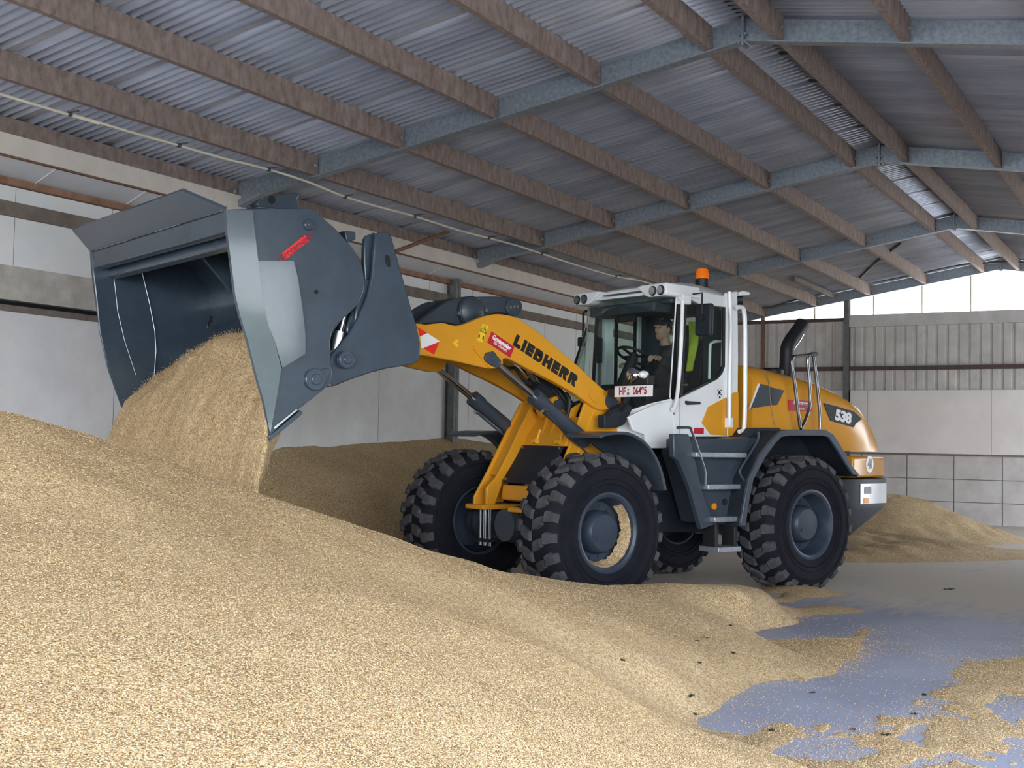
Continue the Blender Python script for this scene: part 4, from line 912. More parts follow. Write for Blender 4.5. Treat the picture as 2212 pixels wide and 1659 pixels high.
# ---- cab
CB = empty('cab'); CB.parent = LD
W_ = M['white']; CY = .70
side = [(0.748,1.807),(0.365,1.952),(0.010,2.024),(-0.278,2.133),(-0.562,2.243),(-0.640,2.307),(-0.681,2.391),(-0.679,3.188),(-0.862,3.223),(-0.888,2.475),(-0.886,1.635),(-0.100,1.621),(0.116,1.654)] + [(0.124,1.639),(0.122,1.499),(0.489,1.495),(0.513,1.634),(0.673,1.667)]
ring = side
for s in (1, -1):
    sd = MB().prism(side, s * .66, s * CY, 'y').build('side_panel', W_, CB, bevel=.012)
    if s > 0:
        yp = [(-0.691,2.057),(-0.409,1.946),(-0.312,1.774),(-0.452,1.651),(-0.698,1.646)]
        MB().prism(yp, .70, .706, 'y').build('yellow_panel', Y_, sd, smooth=0)
        MB().prism([(-0.718,2.073),(-0.830,2.120),(-0.887,2.116),(-0.894,1.644),(-0.724,1.647)], .70, .706, 'y').build('yellow_panel', Y_, sd, smooth=0)
        MB().prism([(-0.194,1.719),(-0.348,1.722),(-0.345,1.654),(-0.195,1.658)], .70, .705, 'y').build('red_sticker', M['red'], sd, smooth=0)
        MB().prism([(-0.058,1.998),(-0.117,1.995),(-0.278,1.994),(-0.282,1.968),(-0.084,1.955),(-0.059,1.966)], .70, .72, 'y').build('door_handle', M['black'], sd, bevel=.004)
        for q in ([(0.018,2.022),(0.010,2.022),(0.007,1.645),(0.015,1.645)], [(-0.693,2.054),(-0.702,2.055),(-0.709,1.634),(-0.700,1.634)]): MB().prism(q, .69, .702, 'y').build('door_gap', M['rail'], sd, smooth=0)
        for p in [(0.108,1.859),(-0.591,2.053)]: MB().cyl((p[0], .70, p[1]), (p[0], .704, p[1]), .012, n=10).build('door_bolt', M['blk'], sd)
        mb = MB()
        for p, r in zip([(-0.587,2.104),(-0.563,2.127),(-0.613,2.129),(-0.564,2.082),(-0.613,2.084)], (.018, .008, .008, .008, .008)): mb.cyl((p[0], .70, p[1]), (p[0], .703, p[1]), r, n=10)
        mb.build('door_mark', M['blk'], sd)
# glazed door: black rim and pane
dw = [(-0.050,3.102),(-0.675,3.113),(-0.678,2.391),(-0.640,2.316),(-0.561,2.250),(-0.278,2.139),(0.010,2.028),(-0.017,2.542)]
for s in (1, -1):
    dr = empty('door'); dr.parent = CB
    cxm = sum(p[0] for p in dw) / len(dw); czm = sum(p[1] for p in dw) / len(dw)
    inn = [(p[0] + (cxm - p[0]) * .11, p[1] + (czm - p[1]) * .075) for p in dw]
    n = len(dw); mb = MB()
    y0, y1 = (s * .675, s * .695)
    vs = [(p[0], y1, p[1]) for p in dw] + [(p[0], y1, p[1]) for p in inn] + [(p[0], y0, p[1]) for p in dw] + [(p[0], y0, p[1]) for p in inn]
    fs = []
    for i in range(n):
        j = (i + 1) % n; fs += [(i, j, n + j, n + i), (2 * n + i, 3 * n + i, 3 * n + j, 2 * n + j), (n + i, n + j, 3 * n + j, 3 * n + i), (i, 2 * n + i, 2 * n + j, j)]
    mb.add(vs, fs).build('door_seal', M['black'], dr, smooth=0)
    MB().prism(inn, s * .683, s * .687, 'y').build('door_pane', M['glass'], dr, smooth=0)
    if s < 0:
        MB().box(inn[0][0] * .5 + inn[1][0] * .5 - .02, inn[0][0] * .5 + inn[1][0] * .5 + .02, -.695, -.675, 2.05, 3.05).build('door_bar', M['black'], dr, smooth=0)
# front posts
fpx = [(-0.017,2.542)][0][0]; topz = 3.06
px0 = [(0.055,2.656)][0][0]; px1 = [(-0.036,2.662)][0][0]
lowz = [(0.073,2.020)][0][1]
for s in (1,): MB().box(px1, px0 - .01, s * .62, s * .685, lowz - .05, topz).build('front_post', M['black'] if s > 0 else W_, CB, bevel=.006)
q = [(-0.139,2.743),(-0.259,2.751)]; MB().box(q[1][0], q[0][0], -.685, -.62, 1.9, topz).build('front_post', W_, CB, bevel=.006)
# curved windscreen
def wsx(y, z): return px0 + (.20 + .56 * (2.95 - z)) * math.sqrt(max(0, 1 - (abs(y) / .69) ** 2.4))
def wsbot(y): return 1.76 + (lowz - 1.76) * (abs(y) / .69) ** 3
NY, NZ = 25, 8
grid = []
for j in range(NZ):
    row = []
    for i in range(NY):
        y = -.685 + 1.37 * i / (NY - 1); b = wsbot(y); z = b + (3.11 - b) * j / (NZ - 1); row.append((wsx(y, z), y, z))
    grid.append(row)
MB().sheet(grid, .006).build('windscreen', M['glass'], CB, smooth=60)
MB().tube([g for g in grid[0]], .012, 6).build('windscreen_seal', M['black'], CB)
for k in (0, -1): MB().tube([r[k] for r in grid], .008, 6).build('windscreen_edge', mat('glass_edge', (.45, .72, .62), .2) if k == 0 else M['white'], CB)
# cab nose below the windscreen
grid = []
for j in range(4):
    row = []
    for i in range(NY):
        y = -.685 + 1.37 * i / (NY - 1); b = wsbot(y); z = 1.50 + (b - 1.50) * j / 3; row.append((wsx(y, b) - .012 - .10 * (1 - j / 3), y, z))
    grid.append(row)
MB().sheet(grid, -.02).build('nose_panel', W_, CB, smooth=60)
# floor, rear wall, lining
xr = [(-0.873,2.474)][0][0]
MB().box(xr + .02, px0 + .42, -.60, .60, 1.50, 1.56).build('cab_floor', M['inner'], CB, smooth=0)
MB().box(xr + .01, xr + .05, -.69, .69, 1.52, 2.55).build('rear_wall', M['inner'], CB, smooth=0)
MB().box(xr + .01, xr + .05, -.69, -.40, 2.55, 3.08).box(xr + .01, xr + .05, .22, .69, 2.55, 3.08).box(xr + .01, xr + .05, -.40, .22, 2.98, 3.08).build('rear_frame_bar', M['inner'], CB, smooth=0)
MB().box(xr + .02, xr + .028, -.40, .22, 2.55, 2.98).build('rear_pane', M['glass'], CB, smooth=0)
MB().box(xr + .02, px0 + .06, -.65, .65, 3.02, 3.06).box(px0 - .1, px0 + .16, -.5, .5, 2.93, 3.03).build('headliner', M['inner'], CB, bevel=.01)
MB().box(px0 + .02, px0 + .06, -.18, .10, 2.86, 2.96).build('cab_radio', M['black'], CB, bevel=.008)
# lower inside dash and consoles
MB().prism([(px0 + .05, 1.56), (px0 + .52, 1.56), (px0 + .55, 1.85), (px0 + .36, 2.02), (px0 + .16, 1.98)], -.42, .42, 'y').build('dashboard', M['black'], CB, bevel=.02)
MB().box(-.62, -.05, -.60, -.36, 1.56, 2.20).build('side_console', M['black'], CB, bevel=.02)
MB().box(-.80, .15, .56, .66, 1.55, 1.98).build('door_lining', M['black'], CB, bevel=.01)
MB().box(xr + .04, -.74, -.665, -.655, 1.56, 3.05).build('side_lining', M['inner'], CB, smooth=0)
q = [(-0.691,2.675),(-0.794,2.681),(-0.794,2.563),(-0.690,2.557)]; MB().prism(q, -.682, -.678, 'y').build('red_sticker', M['red'], CB, smooth=0)
q = [(-0.735,3.017),(-0.793,3.021),(-0.791,2.953),(-0.734,2.948)]; MB().prism(q, -.682, -.678, 'y').build('white_sticker', M['wht'], CB, smooth=0)
# steering column and wheel
sc = [(-0.009,2.495)][0]
wc = V(sc[0] + .02, 0, sc[1]); ax = V(-.45, 0, .9).normalized(); u_ = V(0, 1, 0); v_ = ax.cross(u_)
sw = empty('steering_wheel'); sw.parent = CB
MB().tube([wc + (u_ * math.cos(a) + v_ * math.sin(a)) * .19 for a in [2 * math.pi * i / 32 for i in range(33)]], .016, 8).build('wheel_ring', M['black'], sw)
MB().cyl(wc - ax * .03, wc + ax * .02, .05, n=16).obox(wc - ax * .01, (u_, v_, ax), (.18, .015, .008)).obox(wc - ax * .01 - v_ * .09, (v_, u_, ax), (.09, .015, .008)).build('wheel_spokes', M['black'], sw)
MB().cyl(wc - ax * .03, (px0 + .30, 0, 1.8), .06, .08, n=14).build('steering_column', M['black'], CB)
# seat
se = empty('driver_seat'); se.parent = CB
sx0 = -.52
MB().prism(sm2([(sx0 - .24, 1.90), (sx0 + .26, 1.92), (sx0 + .30, 1.98), (sx0 + .26, 2.04), (sx0 - .2, 2.02), (sx0 - .28, 1.96)], 3, True), -.25, .25, 'y').build('seat_cushion', M['seat'], se, bevel=.02)
MB().prism(sm2([(sx0 - .18, 2.0), (sx0 - .25, 2.3), (sx0 - .30, 2.66), (sx0 - .36, 2.68), (sx0 - .38, 2.3), (sx0 - .30, 1.98)], 3, True), -.24, .24, 'y').build('backrest', M['seat'], se, bevel=.03)
MB().prism(sm2([(sx0 - .29, 2.68), (sx0 - .29, 2.86), (sx0 - .37, 2.88), (sx0 - .38, 2.68)], 3, True), -.13, .13, 'y').build('headrest', M['seat'], se, bevel=.02)
MB().box(sx0 - .2, sx0 + .2, -.2, .2, 1.56, 1.91).build('seat_base', M['black'], se, bevel=.01)
MB().box(sx0 - .1, sx0 + .26, -.33, -.26, 2.18, 2.23).cyl((sx0 + .22, -.30, 2.2), (sx0 + .26, -.30, 2.33), .022, n=10).build('armrest', M['black'], se, bevel=.01)
# roof
rf_ = [(0.169,3.229),(-0.021,3.259),(-0.207,3.253),(-0.259,3.250),(-0.537,3.254),(-0.795,3.252),(-0.931,3.242),(-0.954,3.164),(-0.787,3.149),(-0.761,3.139),(-0.347,3.138),(-0.141,3.140),(0.167,3.089)]
roof = empty('cab_roof'); roof.parent = CB
zt = [p[1] for p in rf_]
rp_ = [(0.575,3.138),(0.401,3.205),(0.149,3.243),(-0.042,3.262),(-0.280,3.254),(-0.558,3.258),(-0.817,3.255),(-0.990,3.237)]
zr = rp_[3][1]
secs = []
for x, hw, z0, z1 in ((xr - .06, .62, 3.04, 3.17), (xr - .0, .69, 3.03, 3.20), (xr + .3, .71, 3.03, 3.24), (px0 - .30, .71, 3.03, 3.27), (px0 - .14, .70, 3.08, 3.265), (px0 + .0, .66, 3.155, 3.235), (px0 + .08, .60, 3.17, 3.21), (px0 + .10, .58, 3.175, 3.20)):
    secs.append([(x, -hw, z0), (x, -hw, z0 + (z1 - z0) * .55), (x, -hw + .10, z1 - .015), (x, -hw * .4, z1 + .005), (x, hw * .4, z1 + .005), (x, hw - .10, z1 - .015), (x, hw, z0 + (z1 - z0) * .55), (x, hw, z0)])
MB().loft(secs).build('roof_shell', W_, roof, bevel=.01, smooth=50)
MB().prism([(.17, 3.115), (.24, 3.105), (.24, 3.135), (.17, 3.15)], -.40, .40, 'y').build('sun_visor_rail', W_, roof, bevel=.006)
MB().prism([(px0 + .05, 3.17), (.20, 3.165), (.20, 3.185), (px0 + .05, 3.20)], -.40, .40, 'y').build('visor_panel', W_, roof, bevel=.004)
pod = [(0.280,3.195),(0.350,3.212),(0.720,3.211),(0.742,3.099),(0.722,3.075),(0.470,3.072),(0.420,3.090)]
py0 = min(p[0] for p in pod); py1 = max(p[0] for p in pod)
for s in (1, -1):
    P = [(s * p[0], p[1]) for p in pod]
    if s < 0: P = P[::-1]
    cyp = sum(p[0] for p in P) / len(P); czp = sum(p[1] for p in P) / len(P)
    rings = []
    for x, k in ((-.25, .96), (.05, 1.0), (.25, .99), (.27, .93)):
        rings.append([(x, cyp + (p[0] - cyp) * k, czp + (p[1] - czp) * k) for p in P])
    pd = MB().loft(rings).build('lamp_pod', W_, roof, bevel=.012, smooth=45)
    for (yy, zz) in [(0.538,3.135),(0.655,3.134)]:
        lp = MB().cyl((.255, s * yy, zz), (.280, s * yy, zz), .056, .05, n=24).build('work_lamp', M['black'], pd)
        MB().cyl((.272, s * yy, zz), (.288, s * yy, zz), .04, n=20).build('lamp_lens', M['chrome'], lp)
# beacon, rear horn bracket
bc = [(-0.785,3.342),(-0.784,3.388),(-0.783,3.442)]
be = empty('beacon'); be.parent = CB
MB().cyl((bc[0][0], .25, bc[0][1] - .05), (bc[0][0], .25, bc[1][1]), .078, n=24).build('beacon_base', M['black'], be, bevel=.006)
MB().lathe([(.075, 0), (.075, .03), (.07, .09), (.055, .112), (0, .116)], 24).xf(Matrix.Translation((bc[0][0], .25, bc[1][1])) @ Matrix.Rotation(math.radians(90), 4, 'X')).build('beacon_lens', M['amber'], be)
q = [(-0.922,3.217),(-0.968,3.239),(-1.087,3.232),(-1.088,3.201),(-0.932,3.181)]; MB().prism(q, .45, .68, 'y').build('rear_bracket', W_, CB, bevel=.008)
q = [(-1.006,3.150)][0]; MB().cyl((q[0] + .02, .55, q[1]), (q[0] - .04, .62, q[1]), .055, n=18).build('rear_lamp', M['black'], CB, bevel=.006)
# outside rails, mirrors, wiper
q = [(0.108,3.075),(0.083,3.048),(0.058,3.027),(0.059,2.882),(0.074,2.533),(0.101,2.185),(0.131,1.999),(0.162,1.917),(0.186,1.899)]; MB().tube(smoothpath([(p[0], .76, p[1]) for p in q], 4), .021, 10).build('door_rail', W_, CB)
MB().box(px1 - .02, px0 + .02, .68, .78, 3.0, 3.10).build('rail_bracket', W_, CB, bevel=.01)
q = [(-0.739,3.026),(-0.802,3.033),(-0.856,2.989),(-0.875,2.712),(-0.884,2.108),(-0.874,1.746),(-0.843,1.703),(-0.794,1.690)]; MB().tube(smoothpath([(p[0], .80, p[1]) for p in q], 4), .024, 10).build('entry_rail', W_, CB)
q = [(-0.692,3.198),(-0.721,2.801),(-0.710,2.343),(-0.712,1.862),(-0.710,1.748)]; MB().tube([(p[0], .735, p[1]) for p in q], .022, 10).build('rear_pipe', W_, CB)
q = [(-0.673,1.837),(-0.762,1.840),(-0.755,1.731),(-0.675,1.730)]; MB().prism(q, .70, .75, 'y').build('pipe_clamp', W_, CB, bevel=.006)
q = [(-0.739,3.080),(-0.736,2.689),(-0.732,2.397)]; MB().tube([(p[0], .60, p[1]) for p in q], .012, 8).build('inner_rail', W_, CB)
q = [(-0.727,2.670),(-0.621,2.660),(-0.560,2.635),(-0.543,2.580),(-0.536,2.248)]; MB().tube(smoothpath([(p[0], .60, p[1]) for p in q], 4), .016, 8).build('inner_rail', W_, CB)
mq = [(-0.024,2.974),(-0.257,3.017),(-0.276,2.679),(-0.169,2.660),(-0.022,2.696)]
mr = empty('side_mirror'); mr.parent = CB
xm = sum(p[0] for p in mq) / len(mq); mxz = [p[1] for p in mq]
hw = .115; MB().prism([(.88 - hw, max(mxz)), (.88 + hw, max(mxz) - .01), (.88 + hw - .01, min(mxz)), (.88 - hw, min(mxz) + .02)], xm - .03, xm + .03, 'x').build('mirror_shell', M['dark'], mr, bevel=.025)
MB().tube([(xm + .04, .88, max(mxz) - .12), (xm + .04, .88, 3.12), (xm + .02, .70, 3.12)], .010, 8).cyl((xm + .03, .88, max(mxz) - .16), (xm + .055, .88, max(mxz) - .16), .03, n=14).build('mirror_arm', M['black'], mr)
fm = empty('side_mirror'); fm.parent = CB
q = [(-0.093,3.057),(-0.029,3.042),(-0.009,3.002),(-0.009,2.822),(-0.006,2.758)]; MB().tube(smoothpath([(p[0], -.86, p[1]) for p in q], 4), .013, 8).build('mirror_arm', M['black'], fm)
q = [(0.002,2.700)]; MB().box(q[0][0] - .025, q[0][0] + .025, -.92, -.82, q[0][1] - .06, q[0][1] + .05).build('mirror_shell', M['dark'], fm, bevel=.012)
wy_ = [(wsx(y, z) + .02, y, z) for y, z in ((-.25, 2.0), (-.33, 2.3), (-.42, 2.6), (-.46, 2.8))]; MB().tube(wy_, .009, 6).build('wiper', M['black'], CB)
wy_ = [(wsx(y, z) + .02, y, z) for y, z in ((-.40, 2.35), (-.44, 2.75))]; MB().tube(wy_, .014, 6).build('wiper', M['black'], CB)
q = [(-0.261,2.741),(-0.216,2.738),(-0.177,2.584),(-0.212,2.573)]; MB().prism([(-.42, 2.42), (-.34, 2.42), (-.34, 2.70), (-.42, 2.72)], .16, .18, 'x').build('control_screen', M['dark'], CB, bevel=.006)
# ---- headlights and number plate on brackets by the tower
br = [(1.040,1.821),(0.968,1.823),(0.914,1.878),(0.750,1.951),(0.647,1.907),(0.692,1.831),(0.764,1.728),(0.856,1.696),(1.037,1.692)]
for s in (1, -1):
    hb_ = empty('headlight'); hb_.parent = LD
    MB().prism(br, s * .56, s * .66, 'y').build('lamp_bracket', D_, hb_, bevel=.01)
    hc = [(0.868,2.216)][0]
    hx, hz = hc
    MB().cyl((hx - .05, s * .72, 1.95), (hx - .04, s * .84, hz - .05), .03, n=10).cyl((hx - .06, s * .62, 1.86), (hx - .05, s * .72, 1.95), .035, n=10).build('lamp_arm', M['black'], hb_)
    MB().lathe([(0, -.09), (.05, -.08), (.07, -.03), (.075, 0), (.06, .015), (0, .03)], 28).xf(Matrix.Translation((hx, s * .86, hz)) @ Matrix.Rotation(math.radians(-90), 4, 'Z') @ Matrix.Identity(4)).build('lamp_glass', M['chrome'], hb_)
    MB().lathe([(0, -.05), (.035, -.045), (.04, 0), (.03, .03), (0, .045)], 20).xf(Matrix.Translation((hx - .0, s * 1.02, hz + .0)) @ Matrix.Rotation(math.radians(-90), 4, 'Z')).build('indicator_lens', M['silver'], hb_)
    MB().box(hx - .12, hx - .02, s * .86 - .10, s * .86 + .2, hz - .10, hz + .0).build('lamp_housing', M['black'], hb_, bevel=.01)
PX = .95
pl = [(0.706,2.104),(1.241,2.101),(1.236,2.003),(0.705,1.995)]
py = sum(p[0] for p in pl) / 4; pz = sum(p[1] for p in pl) / 4; hw = (pl[1][0] - pl[0][0]) / 2; hh = (pl[0][1] - pl[3][1]) / 2
np_ = MB().box(PX - .004, PX, py - hw, py + hw, pz - hh, pz + hh).build('number_plate', M['plate'], LD, bevel=.006)
text('lettering', 'HF', M['dred'], np_, (PX + .0005, py - hw * .58, pz), (0, 1, 0), (0, 0, 1), hh * 1.9, .0008, .0028, .80)
text('lettering', '06495', M['dred'], np_, (PX + .0005, py + hw * .34, pz), (0, 1, 0), (0, 0, 1), hh * 1.9, .0008, .0028, .74)
MB().cyl((PX - .001, py - hw * .27, pz - hh * .4), (PX + .001, py - hw * .27, pz - hh * .4), .017, n=16).cyl((PX - .001, py - hw * .27, pz + hh * .35), (PX + .001, py - hw * .27, pz + hh * .35), .010, n=12).build('plate_seal', M['rail'], np_)
MB().box(PX - .16, PX - .004, .60, .66, pz - .04, pz + .03).box(PX - .02, PX - .004, .62, 1.05, pz - .03, pz + .03).build('plate_bracket', M['black'], LD, smooth=0)

for o, lb in ((BK, 'dark grey high-dump bucket raised and tilted, pouring barley'), (CR, 'dark grey carrier frame behind the bucket'), (CB, 'white cab with tinted glass'), (hood, 'yellow engine bonnet with red sticker and dark model badge'), (arms[0], 'yellow lift arm with black lettering'), (np_, 'white number plate with dark red characters')): o['label'] = lb
# ================================================================== hi-vis vest hanging behind the seat (own thing, rides in the cab)
def cabworld(p): return Matrix.Translation(LD.location) @ Matrix.Rotation(math.radians(157.8), 4, 'Z') @ Vector(p)
vl = smoothpath([(p[0], 0, p[1]) for p in [(-0.306,2.858),(-0.297,2.617),(-0.293,2.449),(-0.298,2.324)]], 4); vr = smoothpath([(p[0], 0, p[1]) for p in [(-0.419,2.867),(-0.482,2.702),(-0.451,2.507),(-0.381,2.340)]], 4)
grid = []
for i in range(9):
    u = i / 8
    grid.append([(a.x + (b.x - a.x) * u, .50 + .03 * math.sin(u * 9 + j * .3), a.z + (b.z - a.z) * u) for j, (a, b) in enumerate(zip(vl, vr))])
o = MB().sheet(grid, .006).build('safety_vest', M['hivis'], smooth=70)
o.location = LD.location; o.rotation_euler = LD.rotation_euler
tag(o, 'yellow hi-vis vest hanging inside the cab behind the driver', 'safety vest')

# ================================================================== the driver
def skin(name, verts, edges, m, parent=None, lvl=2, root=0):
    me = bpy.data.meshes.new(name); me.from_pydata([v[:3] for v in verts], edges, [])
    o = bpy.data.objects.new(name, me); COL.objects.link(o)
    o.modifiers.new('skin', 'SKIN')
    if not me.skin_vertices: me.attributes.new('skin', 'INT', 'POINT')
    for i, v in enumerate(verts):
        d = me.skin_vertices[0].data[i]; r = v[3]; d.radius = r if isinstance(r, tuple) else (r, r); d.use_root = (i == root)
    s = o.modifiers.new('sub', 'SUBSURF'); s.levels = lvl; s.render_levels = lvl
    dg = bpy.context.evaluated_depsgraph_get(); me2 = bpy.data.meshes.new_from_object(o.evaluated_get(dg)); bpy.data.objects.remove(o)
    me2.materials.clear(); me2.materials.append(m)
    for p in me2.polygons: p.use_smooth = True
    o = bpy.data.objects.new(name, me2); COL.objects.link(o)
    if parent: o.parent = parent
    return o
def chain(pts, start=0): return pts, [(start + i, start + i + 1) for i in range(len(pts) - 1)]
hd0 = [(-0.410,2.808)][0]                      # head centre
hx, hz = hd0
PB = empty('person'); PB.location = LD.location; PB.rotation_euler = LD.rotation_euler
tag(PB, 'driver in dark cap and dark jacket seated at the wheel inside the loader cab', 'person')
PY0 = .02
hipx, hipz = -.60, 2.06
lh = [(-0.047,2.475)][0]; rh = [(-0.125,2.426)][0]
# body: pelvis, spine, neck, arms, legs as one surface
vs = [(hipx, PY0, hipz, .13), (hipx - .02, PY0, 2.25, (.13, .16)), (hipx + .02, PY0, 2.48, (.12, .18)), (hx - .05, PY0, hz - .20, .06), (hx - .025, PY0, hz - .10, .055), (hx, PY0, hz, .08), (hx + .005, PY0, hz + .07, .075)]
es = [(0, 1), (1, 2), (2, 3), (3, 4), (4, 5), (5, 6)]
def limb(frm, pts):
    k = len(vs); vs.extend(pts); es.append((frm, k)); es.extend((k + i, k + i + 1) for i in range(len(pts) - 1))
sh_z = 2.50
limb(2, [(hipx + .04, .22, sh_z, .06), (hipx + .14, .30, 2.28, .05), (lh[0] - .12, .28, lh[1] - .03, .038), (lh[0] - .02, .26, lh[1], .026)])
limb(2, [(hipx + .04, -.18, sh_z, .06), (hipx + .16, -.30, 2.30, .05), (rh[0] - .16, -.30, rh[1] - .06, .038), (rh[0] - .04, -.30, rh[1] - .01, .026)])
for s in (1, -1): limb(0, [(hipx + .05, PY0 + s * .10, hipz - .01, .085), (hipx + .45, PY0 + s * .13, hipz + .02, .07), (hipx + .58, PY0 + s * .12, 1.70, .05), (hipx + .66, PY0 + s * .12, 1.63, .04)])
body = skin('body', vs, es, M['skin'], PB)
# face: nose, brow, chin, ears, mouth on the head
fc = MB()
def ball(c, r, n=10, m=8):
    rings = []
    for i in range(1, m):
        t = math.pi * i / m; rings.append([(c[0] + r[0] * math.sin(t) * math.cos(2 * math.pi * k / n), c[1] + r[1] * math.sin(t) * math.sin(2 * math.pi * k / n), c[2] + r[2] * math.cos(t)) for k in range(n)])
    return rings
head = MB()
head.loft(ball((hx - .005, PY0, hz + .005), (.098, .076, .125), 20, 14))
head.loft(ball((hx + .05, PY0, hz - .075), (.045, .045, .045), 14, 10))
head.loft(ball((hx + .10, PY0, hz - .012), (.022, .014, .03), 10, 8))
head.loft(ball((hx + .085, PY0, hz + .035), (.022, .05, .016), 12, 8))
head.loft(ball((hx + .088, PY0, hz - .058), (.012, .026, .010), 12, 8))
for s in (1, -1): head.loft(ball((hx - .012, PY0 + s * .078, hz - .005), (.02, .010, .034), 10, 8))
head.build('face', M['skin'], body, smooth=80)
ey = MB()
for s in (1, -1): ey.loft(ball((hx + .084, PY0 + s * .034, hz + .012), (.010, .014, .008), 10, 8))
ey.build('eyes', M['blk'], body, smooth=80)
hair = MB(); hair.loft(ball((hx - .02, PY0, hz + .015), (.095, .080, .10), 18, 12)); hair.build('hair', M['cloth'], PB, smooth=80)
cap = MB()
rings = []
for i in range(9):
    t = math.pi / 2 * i / 8; rings.append([(hx - .010 + .112 * math.cos(t) * math.cos(a), PY0 + .088 * math.cos(t) * math.sin(a), hz + .045 + .088 * math.sin(t) - .012 * math.cos(a)) for a in [2 * math.pi * k / 24 for k in range(24)]])
cap.loft(rings, cap=False)
cap.build('cap', M['cloth'], PB, smooth=80)
# clothing
vs = [(hipx, PY0, hipz + .02, (.15, .17)), (hipx - .02, PY0, 2.25, (.155, .19)), (hipx + .02, PY0, 2.45, (.14, .21)), (hx - .05, PY0, hz - .19, .075), (hx - .035, PY0, hz - .145, .066)]
es = [(0, 1), (1, 2), (2, 3), (3, 4)]
limb(2, [(hipx + .04, .23, sh_z - .02, .085), (hipx + .14, .30, 2.28, .068), (lh[0] - .12, .28, lh[1] - .03, .052), (lh[0] - .05, .268, lh[1] - .01, .045)])
limb(2, [(hipx + .04, -.19, sh_z - .02, .085), (hipx + .16, -.30, 2.30, .068), (rh[0] - .16, -.30, rh[1] - .06, .052), (rh[0] - .08, -.30, rh[1] - .025, .045)])
skin('jacket', vs, es, M['cloth'], PB)
vs = [(hipx, PY0, hipz, .145)]; es = []
for s in (1, -1): limb(0, [(hipx + .06, PY0 + s * .10, hipz - .01, .10), (hipx + .45, PY0 + s * .13, hipz + .02, .085), (hipx + .58, PY0 + s * .12, 1.72, .065)])
skin('trousers', vs, es, M['cloth'], PB)
for s in (1, -1): MB().prism([(hipx + .52, 1.57), (hipx + .80, 1.57), (hipx + .80, 1.61), (hipx + .62, 1.68), (hipx + .53, 1.70)], PY0 + s * .12 - .05, PY0 + s * .12 + .05, 'y').build('shoe', M['black'], PB, bevel=.015)
# hands with five bent fingers each
def hand(name, w, d, up, side):
    w = V(*w); d = V(*d).normalized(); up = V(*up).normalized(); sd = d.cross(up) * side
    vs = [(*w, .027), (*(w + d * .05), (.036, .024))]; es = [(0, 1)]
    def fin(base, L, curl):
        p = w + d * .075 + sd * base; k = len(vs); q = p; a = 0; pts = [(*q, .0105)]
        for l in L:
            a += curl; q = q + (d * math.cos(a) - up * math.sin(a)) * l; pts.append((*q, .0095))
        vs.extend(pts); es.append((1, k)); es.extend((k + i, k + i + 1) for i in range(len(pts) - 1))
    for b, L in ((-.030, (.030, .022, .018)), (-.010, (.036, .026, .020)), (.011, (.034, .025, .019)), (.031, (.026, .019, .016))): fin(b, L, .62)
    k = len(vs); p = w + d * .025 - sd * .03
    vs.extend([(*p, .014), (*(p - sd * .022 + d * .022 - up * .006), .012), (*(p - sd * .022 + d * .048 - up * .022), .010)]); es.append((1, k)); es.extend([(k, k + 1), (k + 1, k + 2)])
    return skin(name, vs, es, M['skin'], body, 2)
hand('hand', (lh[0] - .045, .266, lh[1] - .005), (1, -.15, .12), (.1, .3, 1), 1)
hand('hand', (rh[0] - .065, -.30, rh[1] - .015), (1, .05, .25), (-.1, 0, 1), -1)

# ================================================================== THE GRAIN
def tps(P, Z, lam=1e-3):
    P = np.array(P); Z = np.array(Z); n = len(P)
    def U(r2): return 0.5 * r2 * np.log(np.maximum(r2, 1e-9))
    d2 = ((P[:, None] - P[None]) ** 2).sum(-1)
    A = np.zeros((n + 3, n + 3)); A[:n, :n] = U(d2) + lam * np.eye(n); A[:n, n] = 1; A[:n, n + 1:] = P; A[n, :n] = 1; A[n + 1:, :n] = P.T
    w = np.linalg.solve(A, np.concatenate([Z, np.zeros(3)]))
    def f(x, y):
        sh = x.shape; x = x.ravel(); y = y.ravel(); out = np.empty(x.size)
        for k in range(0, x.size, 20000):
            xx, yy = x[k:k + 20000], y[k:k + 20000]
            r2 = (xx[:, None] - P[:, 0]) ** 2 + (yy[:, None] - P[:, 1]) ** 2
            out[k:k + 20000] = U(r2) @ w[:n] + w[n] + w[n + 1] * xx + w[n + 2] * yy
        return out.reshape(sh)
    return f
nrng = np.random.RandomState(11)
def vnoise(x, y, f, seed=0):
    r = np.random.RandomState(seed); T = r.rand(64, 64)
    x = x * f + 100; y = y * f + 100; xi = np.floor(x).astype(int); yi = np.floor(y).astype(int); u = x - xi; v = y - yi
    u = u * u * (3 - 2 * u); v = v * v * (3 - 2 * v)
    g = lambda a, b: T[a % 64, b % 64]
    return (g(xi, yi) * (1 - u) * (1 - v) + g(xi + 1, yi) * u * (1 - v) + g(xi, yi + 1) * (1 - u) * v + g(xi + 1, yi + 1) * u * v) - .5
def fbm(x, y, f, o=4, seed=0): return sum(vnoise(x, y, f * 2 ** k, seed + k) / 2 ** k for k in range(o))

